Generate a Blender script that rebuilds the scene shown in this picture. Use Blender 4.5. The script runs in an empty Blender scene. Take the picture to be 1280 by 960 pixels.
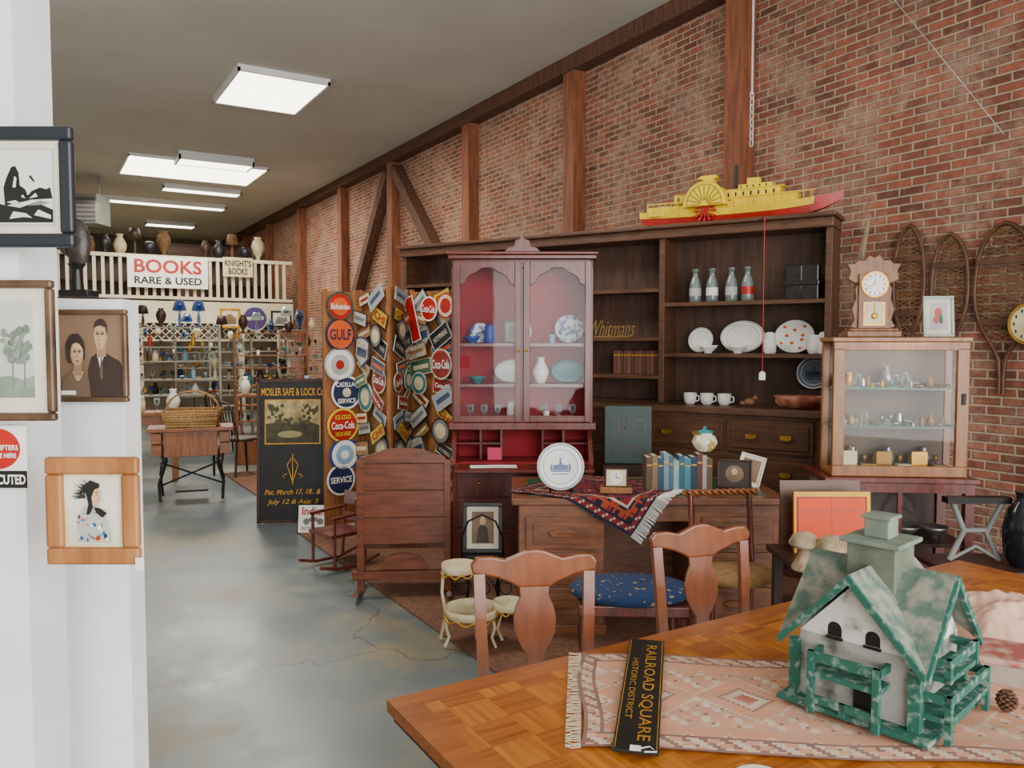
import bpy, math, random
from mathutils import Vector, Matrix, noise
random.seed(7)
TH=math.radians(31); PH=math.radians(2.9); H=1.65; F=1000.0
cT,sT=math.cos(TH),math.sin(TH)
def cw(xc,d,z=0): return Vector((xc*cT+d*sT,-xc*sT+d*cT,z))
def px(u,v,d):
    a=(u-640)/F;b=(480-v)/F
    dy=b*math.sin(PH)+math.cos(PH);dz=b*math.cos(PH)-math.sin(PH);s=d/dy
    return cw(a*s,d,H+dz*s)
def gp(u,v,z):
    a=(u-640)/F;b=(480-v)/F
    dy=b*math.sin(PH)+math.cos(PH);dz=b*math.cos(PH)-math.sin(PH);s=(z-H)/dz
    return cw(a*s,dy*s,z)
def zz(v,d): return px(640,v,d).z
def at(u,d,z=0): return cw((u-640)/F*d,d,z)
def l2w(loc,rz,x,y,z=0):
    c,s=math.cos(rz),math.sin(rz)
    return Vector((loc[0]+x*c-y*s,loc[1]+x*s+y*c,z))
def lx(u,loc,rz,y):
    c,s=math.cos(rz),math.sin(rz); D=cw((u-640)/F,1)
    ax,ay=loc[0]-y*s,loc[1]+y*c
    det=c*(-D.y)+s*D.x
    return ((-ax)*(-D.y)-(-ay)*(-D.x))/det
R0=-TH
# ---------------------------------------------------------------- materials
def hx(h):
    r=[int(h[i:i+2],16)/255 for i in (0,2,4)]
    return tuple((c/12.92 if c<=.04045 else ((c+.055)/1.055)**2.4) for c in r)+(1,)
MC={}
def M(name,c,r=.5,m=0,c2=None,sc=6,st=(1,1,1),bump=0,em=0,coat=0,tr=0,lo=.35,hi=.65,det=4):
    if name in MC: return MC[name]
    k=bpy.data.materials.new(name);k.use_nodes=True;n=k.node_tree.nodes;l=k.node_tree.links
    b=n['Principled BSDF'];b.inputs['Roughness'].default_value=r;b.inputs['Metallic'].default_value=m
    c=hx(c);b.inputs['Base Color'].default_value=c
    if coat:b.inputs['Coat Weight'].default_value=coat;b.inputs['Coat Roughness'].default_value=.15
    if em:
        b.inputs['Emission Color'].default_value=c;b.inputs['Emission Strength'].default_value=em
    if c2 is None: c2='%02x%02x%02x'%tuple(int(max(0,min(1,(x**(1/2.2))*.9))*255) for x in c[:3])
    t=n.new('ShaderNodeTexCoord');mp=n.new('ShaderNodeMapping');mp.inputs['Scale'].default_value=st
    nz=n.new('ShaderNodeTexNoise');nz.inputs['Scale'].default_value=sc;nz.inputs['Detail'].default_value=det
    cr=n.new('ShaderNodeValToRGB');cr.color_ramp.elements[0].color=c;cr.color_ramp.elements[1].color=hx(c2)
    cr.color_ramp.elements[0].position=lo;cr.color_ramp.elements[1].position=hi
    l.new(t.outputs['Object'],mp.inputs[0]);l.new(mp.outputs[0],nz.inputs['Vector']);l.new(nz.outputs[0],cr.inputs[0])
    l.new(cr.outputs[0],b.inputs['Base Color'])
    if bump:
        bp=n.new('ShaderNodeBump');bp.inputs['Strength'].default_value=bump;bp.inputs['Distance'].default_value=.01
        l.new(nz.outputs[0],bp.inputs['Height']);l.new(bp.outputs[0],b.inputs['Normal'])
    MC[name]=k;return k
def pane(name,fac):
    k=bpy.data.materials.new(name);k.use_nodes=True;n=k.node_tree.nodes;l=k.node_tree.links
    n.remove(n['Principled BSDF']);o=n['Material Output']
    a=n.new('ShaderNodeBsdfTransparent');g=n.new('ShaderNodeBsdfGlossy');g.inputs['Roughness'].default_value=.03
    nz=n.new('ShaderNodeTexNoise');nz.inputs['Scale'].default_value=4
    bp=n.new('ShaderNodeBump');bp.inputs['Strength'].default_value=.1
    l.new(nz.outputs[0],bp.inputs['Height']);l.new(bp.outputs[0],g.inputs['Normal'])
    x=n.new('ShaderNodeMixShader');x.inputs[0].default_value=fac
    l.new(a.outputs[0],x.inputs[1]);l.new(g.outputs[0],x.inputs[2]);l.new(x.outputs[0],o.inputs[0]);return k
GLASS=pane('pane_glass',.014)
def bottleglass(name,c):
    k=bpy.data.materials.new(name);k.use_nodes=True;n=k.node_tree.nodes;l=k.node_tree.links
    n.remove(n['Principled BSDF']);o=n['Material Output']
    a=n.new('ShaderNodeBsdfTransparent');a.inputs[0].default_value=hx(c)
    g=n.new('ShaderNodeBsdfGlossy');g.inputs['Roughness'].default_value=.12
    d=n.new('ShaderNodeBsdfDiffuse');d.inputs[0].default_value=hx(c)
    y=n.new('ShaderNodeMixShader');y.inputs[0].default_value=.5;l.new(g.outputs[0],y.inputs[1]);l.new(d.outputs[0],y.inputs[2])
    f=n.new('ShaderNodeLayerWeight');f.inputs[0].default_value=.5
    x=n.new('ShaderNodeMixShader');l.new(f.outputs[1],x.inputs[0])
    l.new(a.outputs[0],x.inputs[1]);l.new(y.outputs[0],x.inputs[2]);l.new(x.outputs[0],o.inputs[0]);return k
BG=bottleglass('clear_glass','e8f0f0');BG2=bottleglass('green_glass','98ccb4');BG3=bottleglass('blue_glass','90b0dc');BG4=bottleglass('amber_glass','d8a868')
WHITE=M('white_paint','eaeae8',.6,c2='dadcdc',sc=3)
RAILC=M('railing_cream','d6ccb4',.6,c2='c4b898',sc=3)
SHC=M('shelf_cream','a8a08c',.6,c2='908874',sc=3)
WHT=M('white_enamel','efeee8',.3,c2='e2e0d8')
WRN=M('worn_white_tin','ccc8ba',.45,c2='989078',sc=18)
CREAM=M('cream','ddd0ac',.5,c2='c0b085',sc=12)
BLACK=M('black_paint','101010',.4,c2='181716')
IRON=M('black_iron','161518',.45,.6,c2='242020',sc=20)
GREY=M('grey','80807c',.6,c2='6a6a68')
LGREY=M('light_grey','b8bab6',.6,c2='a0a29c')
CHROME=M('chrome','c0c0c0',.25,1)
BRASS=M('brass','c8983c',.38,.7,c2='9c742c',sc=15)
GOLD=M('gold_paint','d8a030',.35,.4,c2='b88420',sc=15)
RED=M('red_paint','b81810',.4,c2='981008')
ORANGE=M('orange_paint','e05c10',.4)
YEL=M('yellow_paint','f0d008',.45,c2='d4b000')
BLUE=M('blue_paint','1c4098',.4)
NAVY=M('navy_paint','14244c',.4)
LBLUE=M('light_blue','8fb0cc',.4)
TEAL=M('teal_paint','2c8084',.4,c2='206468')
GREEN=M('green_paint','14603f',.5,c2='0e442c',sc=20)
DGREEN=M('dark_green','1a3630',.5,c2='223e36')
PINK=M('pink_card','e83c6c',.6)
PAPER=M('paper','dcd6c4',.8,c2='c8c0aa',sc=10)
TAGM=M('white_tag','f2f0ea',.7)
SEPIA=M('sepia','84684f',.6,c2='6a523e',sc=5)
SEPD=M('sepia_dark','2a1f18',.6,c2='382a20',sc=12)
SKINP=M('sepia_skin','ccaa84',.6,c2='b48c66',sc=20)
OAK=M('oak_wood','945424',.38,c2='703c18',sc=4,st=(10,10,1.2),coat=.3)
OAKH=M('oak_wood_flat','905022',.38,c2='6c3816',sc=4,st=(1.2,10,10),coat=.3)
MAHOG=M('mahogany','723022',.34,c2='521e14',sc=4,st=(8,8,1.5),coat=.3)
WALNUT=M('walnut_dark','62402a',.5,c2='482c1c',sc=4,st=(1.4,8,8),coat=.1)
DKWOOD=M('dark_wood','422418',.5,c2='2e1810',sc=4,st=(8,8,1.4))
TIMBER=M('timber_post','8e5436',.75,c2='6c3c24',sc=3,st=(8,8,1),bump=.2)
TIMBD=M('timber_brace','64402c',.8,c2='482c1e',sc=3,st=(8,8,1),bump=.2)
DESKW=M('desk_wood','85502f',.38,c2='643a20',sc=4,st=(1.4,8,8),coat=.25)
CHAIRW=M('chair_wood','8a4a22',.33,c2='703816',sc=3,st=(8,8,1.4),coat=.35)
LTWOOD=M('light_wood','9c6230',.5,c2='7e4c24',sc=4,st=(8,8,1.2))
PINEW=M('case_wood','9c6430',.42,c2='7e4c22',sc=4,st=(8,8,1.4),coat=.2)
WICK=M('wicker','b48c54',.8,c2='805c34',sc=60,bump=.5)
REDFAB=M('red_cloth','a01c28',.8,c2='84141f',sc=3)
LEATH=M('green_leather','26523a',.4,c2='1c422e',sc=20)
STONE=M('stone','b8a486',.9,c2='8c7658',sc=25,bump=.5)
SHELLM=M('shell','c08868',.5,c2='7c3028',sc=12)
SNOW=M('snowshoe_wood','60391f',.5,c2='452816',sc=8)
NET=M('rawhide','80623e',.8)
MAT=M('carpet_mat','805844',.95,c2='664634',sc=30,bump=.4)
# ---------------------------------------------------------------- builder
class MB:
    def __init__(s): s.v=[];s.f=[];s.mi=[];s.sm=[];s.M=None
    def add(s,vs,fs,mi=0,sm=False):
        o=len(s.v)
        for p in vs:
            p=Vector(p);s.v.append(s.M@p if s.M else p)
        for f in fs: s.f.append([i+o for i in f]);s.mi.append(mi);s.sm.append(sm)
        return s
    def bx(s,x0,x1,y0,y1,z0,z1,mi=0):
        return s.add([(x0,y0,z0),(x1,y0,z0),(x1,y1,z0),(x0,y1,z0),(x0,y0,z1),(x1,y0,z1),(x1,y1,z1),(x0,y1,z1)],
          [(0,3,2,1),(4,5,6,7),(0,1,5,4),(1,2,6,5),(2,3,7,6),(3,0,4,7)],mi)
    def cyl(s,p0,p1,r0,r1=None,n=12,mi=0,sm=True):
        p0=Vector(p0);p1=Vector(p1);r1=r0 if r1 is None else r1
        a=(p1-p0).normalized();u=a.cross(Vector((0,0,1)) if abs(a.z)<.9 else Vector((1,0,0))).normalized();w=a.cross(u)
        vs=[p0+(u*math.cos(t)+w*math.sin(t))*r0 for t in [2*math.pi*i/n for i in range(n)]]
        vs+=[p1+(u*math.cos(t)+w*math.sin(t))*r1 for t in [2*math.pi*i/n for i in range(n)]]
        s.add(vs,[(i,(i+1)%n,n+(i+1)%n,n+i) for i in range(n)],mi,sm)
        return s.add(vs,[tuple(range(n))[::-1],tuple(range(n,2*n))],mi)
    def lathe(s,pr,n=20,mi=0,c=(0,0,0),sx=1,sy=1):
        vs=[];k=len(pr)
        for r,z in pr:
            r=max(r,.0004)
            for i in range(n):
                t=2*math.pi*i/n;vs.append((c[0]+r*sx*math.cos(t),c[1]+r*sy*math.sin(t),c[2]+z))
        s.add(vs,[(j*n+i,j*n+(i+1)%n,(j+1)*n+(i+1)%n,(j+1)*n+i) for j in range(k-1) for i in range(n)],mi,True)
        return s.add(vs,[tuple(range(n))[::-1],tuple(range((k-1)*n,k*n))],mi)
    def sph(s,c,r,sx=1,sy=1,sz=1,n=12,mi=0):
        return s.lathe([(r*math.sin(math.pi*j/8),-r*sz*math.cos(math.pi*j/8)) for j in range(9)],n,mi,c,sx,sy)
    def tube(s,pts,r,n=6,mi=0,closed=False):
        pts=[Vector(p) for p in pts];k=len(pts);vs=[]
        rr=r if isinstance(r,(list,tuple)) else [r]*k
        for i,p in enumerate(pts):
            if closed:a=pts[(i+1)%k]-pts[i-1]
            else:a=pts[min(i+1,k-1)]-pts[max(i-1,0)]
            a.normalize();ref=Vector((0,1,0)) if abs(a.y)<.9 else Vector((1,0,0))
            u=a.cross(ref).normalized();w=a.cross(u)
            for j in range(n):
                t=2*math.pi*j/n;vs.append(p+(u*math.cos(t)+w*math.sin(t))*rr[i])
        kk=k if closed else k-1
        s.add(vs,[(i*n+j,i*n+(j+1)%n,((i+1)%k)*n+(j+1)%n,((i+1)%k)*n+j) for i in range(kk) for j in range(n)],mi,True)
        if not closed:s.add(vs,[tuple(range(n))[::-1],tuple(range((k-1)*n,k*n))],mi)
        return s
    def prism(s,poly,y0,y1,mi=0):
        n=len(poly);vs=[(x,y0,z) for x,z in poly]+[(x,y1,z) for x,z in poly]
        return s.add(vs,[tuple(range(n)),tuple(range(n,2*n))[::-1]]+[(i,n+i,n+(i+1)%n,(i+1)%n) for i in range(n)],mi)
    def flat(s,poly,y,mi=0): return s.add([(x,y,z) for x,z in poly],[tuple(range(len(poly)))],mi)
    def grid(s,nx,ny,fn,mf=lambda i,j:0):
        vs=[fn(i/nx,j/ny) for j in range(ny+1) for i in range(nx+1)];o=len(s.v);s.add(vs,[])
        for j in range(ny):
            for i in range(nx):
                a=o+j*(nx+1)+i;s.f.append([a,a+1,a+nx+2,a+nx+1]);s.mi.append(mf(i,j));s.sm.append(True)
        return s
def ell(cx,cz,rx,rz,n=20,a0=0,a1=360):
    return [(cx+rx*math.cos(math.radians(a0+(a1-a0)*i/n)),cz+rz*math.sin(math.radians(a0+(a1-a0)*i/n))) for i in range(n if a1-a0==360 else n+1)]
def mk(name,mb,mats,parent=None,bev=0,label=None):
    if not isinstance(mats,(list,tuple)):mats=[mats]
    me=bpy.data.meshes.new(name);me.from_pydata([tuple(v) for v in mb.v],[],mb.f)
    for m in mats:me.materials.append(m)
    me.polygons.foreach_set('material_index',mb.mi);me.polygons.foreach_set('use_smooth',mb.sm);me.update()
    o=bpy.data.objects.new(name,me);bpy.context.scene.collection.objects.link(o)
    if parent:o.parent=parent
    if bev:
        b=o.modifiers.new('bev','BEVEL');b.width=bev;b.segments=2;b.limit_method='ANGLE';b.angle_limit=math.radians(40)
    if label:o['label']=label
    return o
def meta(o,label,cat,loc,rz,group=None,tilt=0,roll=0):
    o['label']=label;o['category']=cat
    if group:o['group']=group
    o.location=loc;o.rotation_euler=(tilt,roll,rz);return o
def top(name,label,cat,loc,rz=R0,group=None,tilt=0,roll=0):
    o=bpy.data.objects.new(name,None);o.empty_display_size=.05;bpy.context.scene.collection.objects.link(o)
    return meta(o,label,cat,loc,rz,group,tilt,roll)
def solo(name,label,cat,mb,mats,loc,rz=R0,group=None,bev=0,tilt=0,roll=0):
    return meta(mk(name,mb,mats,None,bev),label,cat,loc,rz,group,tilt,roll)
def struct(name,mb,mats):
    o=mk(name,mb,mats);o['kind']='structure';return o
def clone(t,loc,rz=None,label=None):
    c=t.copy();c.location=loc
    if rz is not None:c.rotation_euler=(t.rotation_euler[0],t.rotation_euler[1],rz)
    if label:c['label']=label
    bpy.context.scene.collection.objects.link(c)
    def rec(a,b):
        for ch in a.children:
            k=ch.copy();k.parent=b;bpy.context.scene.collection.objects.link(k);rec(ch,k)
    rec(t,c);return c
def text(parent,s,w,h,x,y,z,mat,ang=0,flatz=False,name='lettering',bold=0,shear=0):
    cu=bpy.data.curves.new('t','FONT');cu.body=s;cu.size=1;cu.align_x='CENTER';cu.offset=bold;cu.shear=shear;cu.resolution_u=3
    ob=bpy.data.objects.new('t',cu);bpy.context.scene.collection.objects.link(ob);bpy.context.view_layer.update()
    dg=bpy.context.evaluated_depsgraph_get()
    me=bpy.data.meshes.new_from_object(ob.evaluated_get(dg));bpy.data.objects.remove(ob)
    if me is None or len(me.vertices)==0:return None
    xs=[v.co.x for v in me.vertices];ys=[v.co.y for v in me.vertices]
    ax,bx_,ay,by=min(xs),max(xs),min(ys),max(ys);c,sn=math.cos(ang),math.sin(ang)
    for v in me.vertices:
        p=((v.co.x-(ax+bx_)/2)/(bx_-ax)*w,(v.co.y-(ay+by)/2)/(by-ay)*h)
        q=(p[0]*c-p[1]*sn,p[0]*sn+p[1]*c)
        v.co=(x+q[0],y+q[1],z) if flatz else (x+q[0],y,z+q[1])
    me.materials.clear();me.materials.append(mat)
    me.name=name;o=bpy.data.objects.new(name,me);bpy.context.scene.collection.objects.link(o);o.parent=parent;return o

# ---------------------------------------------------------------- structure
W=5.3;CE=4.8;YB=26.0;YF=-3.0;XL=-3.2
def brick():
    k=bpy.data.materials.new('old_brick');k.use_nodes=True;n=k.node_tree.nodes;l=k.node_tree.links;b=n['Principled BSDF']
    t=n.new('ShaderNodeTexCoord');sp=n.new('ShaderNodeSeparateXYZ');cb=n.new('ShaderNodeCombineXYZ')
    l.new(t.outputs['Object'],sp.inputs[0]);l.new(sp.outputs[1],cb.inputs[0]);l.new(sp.outputs[2],cb.inputs[1])
    nd=n.new('ShaderNodeTexNoise');nd.inputs['Scale'].default_value=7
    dm=n.new('ShaderNodeVectorMath');dm.operation='MULTIPLY_ADD';dm.inputs[1].default_value=(.04,.028,0)
    l.new(nd.outputs['Color'],dm.inputs[0]);l.new(cb.outputs[0],dm.inputs[2])
    br=n.new('ShaderNodeTexBrick');br.inputs['Scale'].default_value=1;br.inputs['Brick Width'].default_value=.185
    br.inputs['Row Height'].default_value=.060;br.inputs['Mortar Size'].default_value=.0095;br.inputs['Mortar Smooth'].default_value=.5
    br.inputs['Color1'].default_value=hx('9c553d');br.inputs['Color2'].default_value=hx('633527');br.inputs['Mortar'].default_value=hx('ae9880')
    l.new(dm.outputs[0],br.inputs['Vector'])
    n2=n.new('ShaderNodeTexNoise');n2.inputs['Scale'].default_value=1.9;n2.inputs['Detail'].default_value=10;n2.inputs['Roughness'].default_value=.8
    l.new(t.outputs['Object'],n2.inputs[0])
    c2=n.new('ShaderNodeValToRGB');c2.color_ramp.elements[0].position=.46;c2.color_ramp.elements[1].position=.64
    c2.color_ramp.elements[0].color=(.06,.06,.06,1);c2.color_ramp.elements[1].color=(.75,.75,.75,1);l.new(n2.outputs[0],c2.inputs[0])
    mx=n.new('ShaderNodeMixRGB');mx.inputs[2].default_value=hx('ae927c');l.new(c2.outputs[0],mx.inputs[0]);l.new(br.outputs[0],mx.inputs[1])
    n3=n.new('ShaderNodeTexNoise');n3.inputs['Scale'].default_value=14;n3.inputs['Detail'].default_value=8;n3.inputs['Roughness'].default_value=.7;l.new(t.outputs['Object'],n3.inputs[0])
    m2=n.new('ShaderNodeMixRGB');m2.blend_type='OVERLAY';m2.inputs[0].default_value=.8;l.new(mx.outputs[0],m2.inputs[1]);l.new(n3.outputs[0],m2.inputs[2])
    n4=n.new('ShaderNodeTexNoise');n4.inputs['Scale'].default_value=.8;n4.inputs['Detail'].default_value=3;l.new(t.outputs['Object'],n4.inputs[0])
    r4=n.new('ShaderNodeMapRange');r4.inputs[1].default_value=.35;r4.inputs[2].default_value=.65;r4.inputs[3].default_value=.78;r4.inputs[4].default_value=1.03;l.new(n4.outputs[0],r4.inputs[0])
    m3=n.new('ShaderNodeMixRGB');m3.blend_type='MULTIPLY';m3.inputs[0].default_value=1;l.new(m2.outputs[0],m3.inputs[1]);l.new(r4.outputs[0],m3.inputs[2])
    l.new(m3.outputs[0],b.inputs['Base Color']);b.inputs['Roughness'].default_value=.9
    bp=n.new('ShaderNodeBump');bp.invert=True;bp.inputs['Strength'].default_value=.8;bp.inputs['Distance'].default_value=.012
    l.new(br.outputs['Fac'],bp.inputs['Height']);l.new(bp.outputs[0],b.inputs['Normal']);return k
def floorm():
    k=bpy.data.materials.new('painted_concrete');k.use_nodes=True;n=k.node_tree.nodes;l=k.node_tree.links;b=n['Principled BSDF']
    t=n.new('ShaderNodeTexCoord')
    a=n.new('ShaderNodeTexNoise');a.inputs['Scale'].default_value=.8;a.inputs['Detail'].default_value=12;a.inputs['Roughness'].default_value=.7;l.new(t.outputs['Object'],a.inputs[0])
    r=n.new('ShaderNodeValToRGB');e=r.color_ramp.elements;e[0].position=.42;e[0].color=hx('5c6870');e[1].position=.68;e[1].color=hx('8c7c62')
    q=e.new(.53);q.color=hx('68716f');q=e.new(.58);q.color=hx('7a7868');l.new(a.outputs[0],r.inputs[0])
    d=n.new('ShaderNodeTexNoise');d.inputs['Scale'].default_value=2.5;d.inputs['Detail'].default_value=6;l.new(t.outputs['Object'],d.inputs[0])
    mm=n.new('ShaderNodeVectorMath');mm.operation='MULTIPLY_ADD';mm.inputs[1].default_value=(.6,.6,0);l.new(d.outputs['Color'],mm.inputs[0]);l.new(t.outputs['Object'],mm.inputs[2])
    v=n.new('ShaderNodeTexVoronoi');v.feature='DISTANCE_TO_EDGE';v.inputs['Scale'].default_value=.4;l.new(mm.outputs[0],v.inputs['Vector'])
    c=n.new('ShaderNodeValToRGB');c.color_ramp.elements[0].position=.0;c.color_ramp.elements[1].position=.004
    c.color_ramp.elements[0].color=(.4,.4,.4,1);c.color_ramp.elements[1].color=(1,1,1,1);l.new(v.outputs[0],c.inputs[0])
    m=n.new('ShaderNodeMixRGB');m.blend_type='MULTIPLY';m.inputs[0].default_value=1;l.new(r.outputs[0],m.inputs[1]);l.new(c.outputs[0],m.inputs[2])
    l.new(m.outputs[0],b.inputs['Base Color'])
    rr=n.new('ShaderNodeMapRange');rr.inputs[1].default_value=.4;rr.inputs[2].default_value=.6;rr.inputs[3].default_value=.28;rr.inputs[4].default_value=.46;l.new(a.outputs[0],rr.inputs[0]);l.new(rr.outputs[0],b.inputs['Roughness'])
    return k
struct('floor',MB().bx(XL,W,YF,YB,-.1,0),floorm())
struct('ceiling',MB().bx(XL,W,YF,YB,CE,CE+.1),M('ceiling_plaster','c0bcb2',.8,c2='b8b4a9',sc=1))
struct('wall_right',MB().bx(W,W+.2,YF,YB,-.1,CE+.1),brick())
struct('wall_left',MB().bx(XL-.2,XL,YF,YB,-.1,CE+.1),M('wall_plaster','c8c4ba',.8,c2='bcb8ae',sc=1))
struct('wall_back',MB().bx(XL-.2,W+.2,YB,YB+.2,-.1,CE+.1),M('back_plaster','6c604e',.8,c2='5c5040',sc=1))
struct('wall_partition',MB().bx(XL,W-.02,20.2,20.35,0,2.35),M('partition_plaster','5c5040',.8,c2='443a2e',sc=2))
struct('trim_1',MB().bx(5.12,W-.001,YF,YB,4.63,CE-.001),TIMBD)
for i,y in enumerate([-.3,2.25,4.93,7.35,9.8,12.5,15.0,17.75,20.5,23]):
    struct('trim_%d'%(i+2),MB().bx(5.14,W-.001,y-.1,y+.1,0,4.63),TIMBER)
def brace(nm,y0,z0,y1,z1,w=.17):
    mb=MB();L=math.hypot(y1-y0,z1-z0);mb.M=Matrix.Translation((5.12,y0,z0))@Matrix.Rotation(math.atan2(z1-z0,y1-y0),4,'X')
    mb.bx(0,.16,0,L,-w/2,w/2);struct(nm,mb,TIMBD)
brace('trim_20',12.65,4.5,14.8,1.9);brace('trim_21',12.35,4.5,10.0,2.2)
LITE=M('lit_diffuser','fff6e0',.5,em=7,c2='fff2d6')
def fixture(x0,x1,y0,y1,z,th,label,pw):
    t=top('ceiling_light',label,'light',((x0+x1)/2,(y0+y1)/2,z),0,'ceiling lights')
    w,d=(x1-x0)/2,(y1-y0)/2
    mb=MB();mb.bx(-w,w,-d,d,th*.55,th);mb.bx(-w,-w+.03,-d,d,0,th*.55).bx(w-.03,w,-d,d,0,th*.55).bx(-w,w,-d,-d+.03,0,th*.55).bx(-w,w,d-.03,d,0,th*.55)
    mk('housing',mb,WHITE,t);mk('diffuser',MB().bx(-w+.03,w-.03,-d+.03,d-.03,.01,th*.5),LITE,t)
    L=bpy.data.lights.new('lamp','AREA');L.shape='RECTANGLE';L.size=w*2;L.size_y=d*2;L.energy=pw;L.color=(1,.94,.82)
    o=bpy.data.objects.new('lamp_glow',L);bpy.context.scene.collection.objects.link(o);o.location=((x0+x1)/2,(y0+y1)/2,z-.02)
fixture(2.08,3.15,9.45,10.9,4.725,.074,'large white square lit ceiling light fixture',150)
fixture(1.45,3.75,14.7,16.4,4.75,.049,'wide bright skylight panel in grey ceiling',170)
fixture(2.15,3.35,14.1,14.65,4.66,.139,'boxed lit fluorescent ceiling light',25)
fixture(2.3,3.8,17.1,17.5,4.7,.099,'long lit fluorescent ceiling light',30)
fixture(1.3,3.9,19.1,19.5,4.7,.099,'very long twin tube ceiling light',40)
fixture(2.6,3.8,22.4,22.9,4.7,.099,'small lit ceiling light above the loft',25)
for (x,y,p) in [(1.5,18.8,40),(3.8,18.8,40),(.6,16.2,30)]:
    L=bpy.data.lights.new('b','AREA');L.size=1.2;L.energy=p;L.color=(1,.92,.8)
    o=bpy.data.objects.new('rear_area_light',L);bpy.context.scene.collection.objects.link(o);o.location=(x,y,2.2 if y>17.5 else 4.3)  # bare area lights around the rear shelving, no fixtures modelled
solo('floor_mat','long brown carpet mat on blue concrete floor','mat',MB().bx(0,2.6,0,3.5,0,.012),MAT,(1.95,3.35,0.001),0,'brown carpet mats')
solo('floor_mat','brown carpet mat beside the black signboard','mat',MB().bx(0,1.2,0,2.6,0,.012),MAT,(2.05,7.9,0.001),0,'brown carpet mats')
# ---------------------------------------------------------------- loft
lf=top('loft_balcony','cream white loft balcony with railing across the shop','balcony',(0,17.8,0),0)
mk('deck',MB().bx(XL,W-.3,0,8.1,2.36,2.49),RAILC,lf)
mk('fascia',MB().bx(XL,W-.3,-.06,0,2.1,2.52),RAILC,lf)
mk('rail',MB().bx(XL,W-.3,-.05,.05,3.38,3.45),RAILC,lf);mk('rail',MB().bx(XL,W-.3,-.03,.03,2.56,2.62),RAILC,lf)
b0=mk('baluster',MB().bx(-.03,.03,-.03,.03,2.62,3.38),RAILC,lf);n=0
x=-.6
while x<W-.35:
    c=b0 if n==0 else b0.copy()
    if n: bpy.context.scene.collection.objects.link(c);c.parent=lf
    c.location=(x,0,0);n+=1;x+=.155
for x in(-.5,1.9,3.9):mk('support_post',MB().bx(x-.06,x+.06,.02,.14,0,2.36),RAILC,lf)
def lattice():
    mb=MB();w=5.6;h=.4
    mb.bx(0,w,0,.02,0,.03).bx(0,w,0,.02,h-.03,h)
    x=0
    while x<w-h:
        for s in(0,1):
            xa,xb=(x,x+h) if s==0 else (x+h,x)
            mb.prism([(xa-.012,0.0),(xa+.012,0),(xb+.012,h),(xb-.012,h)] ,0.002+s*.008,.009+s*.008)
        x+=.15
    return mb
o=mk('lattice_panel',lattice(),RAILC,lf,label='white crossed lattice panel');o.location=(-.6,-.08,1.70)
def banner(label,u0,u1,v0,v1,lines,mat=WHT,name='shop_sign'):
    y=17.68
    def X(u):
        D=cw((u-640)/F,1);return D.x/D.y*y
    X0,X1=X(u0),X(u1);dc=((X0+X1)/2)*sT+y*cT
    z0,z1=zz(v1,dc),zz(v0,dc)
    t=top(name,label,'sign',((X0+X1)/2,y,(z0+z1)/2),0);w,h=X1-X0,z1-z0
    mk('board',MB().bx(-w/2,w/2,0,.03,-h/2,h/2),mat,t)
    for s_,ww,hh,zc,m in lines:text(t,s_,w*ww,h*hh,0,-.004,h*zc,m,bold=.025)
banner('white banner with red and black bookshop lettering',162,262,321,360,[('BOOKS',.84,.44,.18,RED),('RARE & USED',.84,.24,-.27,BLACK)])
banner('small white bookshop sign on loft railing',281,318,322,346,[("KNIGHT'S",.88,.34,.2,BLACK),("BOOKS",.64,.34,-.22,BLACK)],CREAM)
# ---------------------------------------------------------------- generic vessels
def vessel(kind,s=1):
    P={'vase':[(.04,0),(.05,.01),(.08,.08),(.09,.14),(.06,.21),(.035,.25),(.05,.29),(.045,.29),(.03,.25)],
       'bottle':[(.038,0),(.04,.01),(.04,.15),(.02,.2),(.018,.25),(.022,.26)],
       'jar':[(.05,0),(.06,.02),(.06,.13),(.045,.16),(.05,.17),(.045,.2),(.02,.21)],
       'goblet':[(.035,0),(.034,.006),(.006,.012),(.006,.07),(.03,.09),(.038,.13),(.034,.17),(.03,.17),(.034,.13),(.026,.095)],
       'bowl':[(.04,0),(.04,.012),(.08,.05),(.1,.08),(.095,.08),(.075,.055),(.03,.02)],
       'tumbler':[(.03,0),(.036,.1),(.034,.1),(.028,.008)],
       'plate_up':[(.05,0),(.05,.06),(.1,.1),(.1,.2),(.06,.24),(.02,.25)],
       'urn':[(.06,0),(.07,.02),(.03,.06),(.1,.18),(.13,.3),(.1,.4),(.06,.44),(.08,.48),(.07,.48),(.05,.43)],
       'lampish':[(.08,0),(.08,.02),(.02,.04),(.04,.15),(.02,.28),(.012,.32),(.14,.34),(.09,.55),(.085,.55),(.13,.35)]}[kind]
    return MB().lathe([(r*s,z*s) for r,z in P],14)
kn={'vase':'vase','bottle':'bottle','jar':'jar','goblet':'goblet','bowl':'bowl','tumbler':'glass_tumbler','urn':'urn','lampish':'table_lamp','plate_up':'cookie_jar'}
cols=[(BG,'clear glass'),(BG2,'green glass'),(BG3,'blue glass'),(BG4,'amber glass'),(WHT,'white ceramic'),(CREAM,'cream ceramic'),(TEAL,'teal ceramic'),(BLUE,'blue ceramic'),(RED,'red ceramic'),(LBLUE,'pale blue ceramic'),(DKWOOD,'dark wooden'),(BRASS,'brass')]
proto={}
def putv(kind,ci,loc,where,s=1,mats=None,cn=None,grp=None):
    m,c=cols[ci] if mats is None else (mats,cn)
    key=(kind,c,round(s,2))
    if key in proto:
        o=proto[key].copy();bpy.context.scene.collection.objects.link(o)
    else:
        o=mk(kn[kind],vessel(kind,s),m);proto[key]=o
    return meta(o,'%s %s %s'%(c,kn[kind].replace('_',' '),where),kn[kind].split('_')[-1],loc,0,grp)
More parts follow.
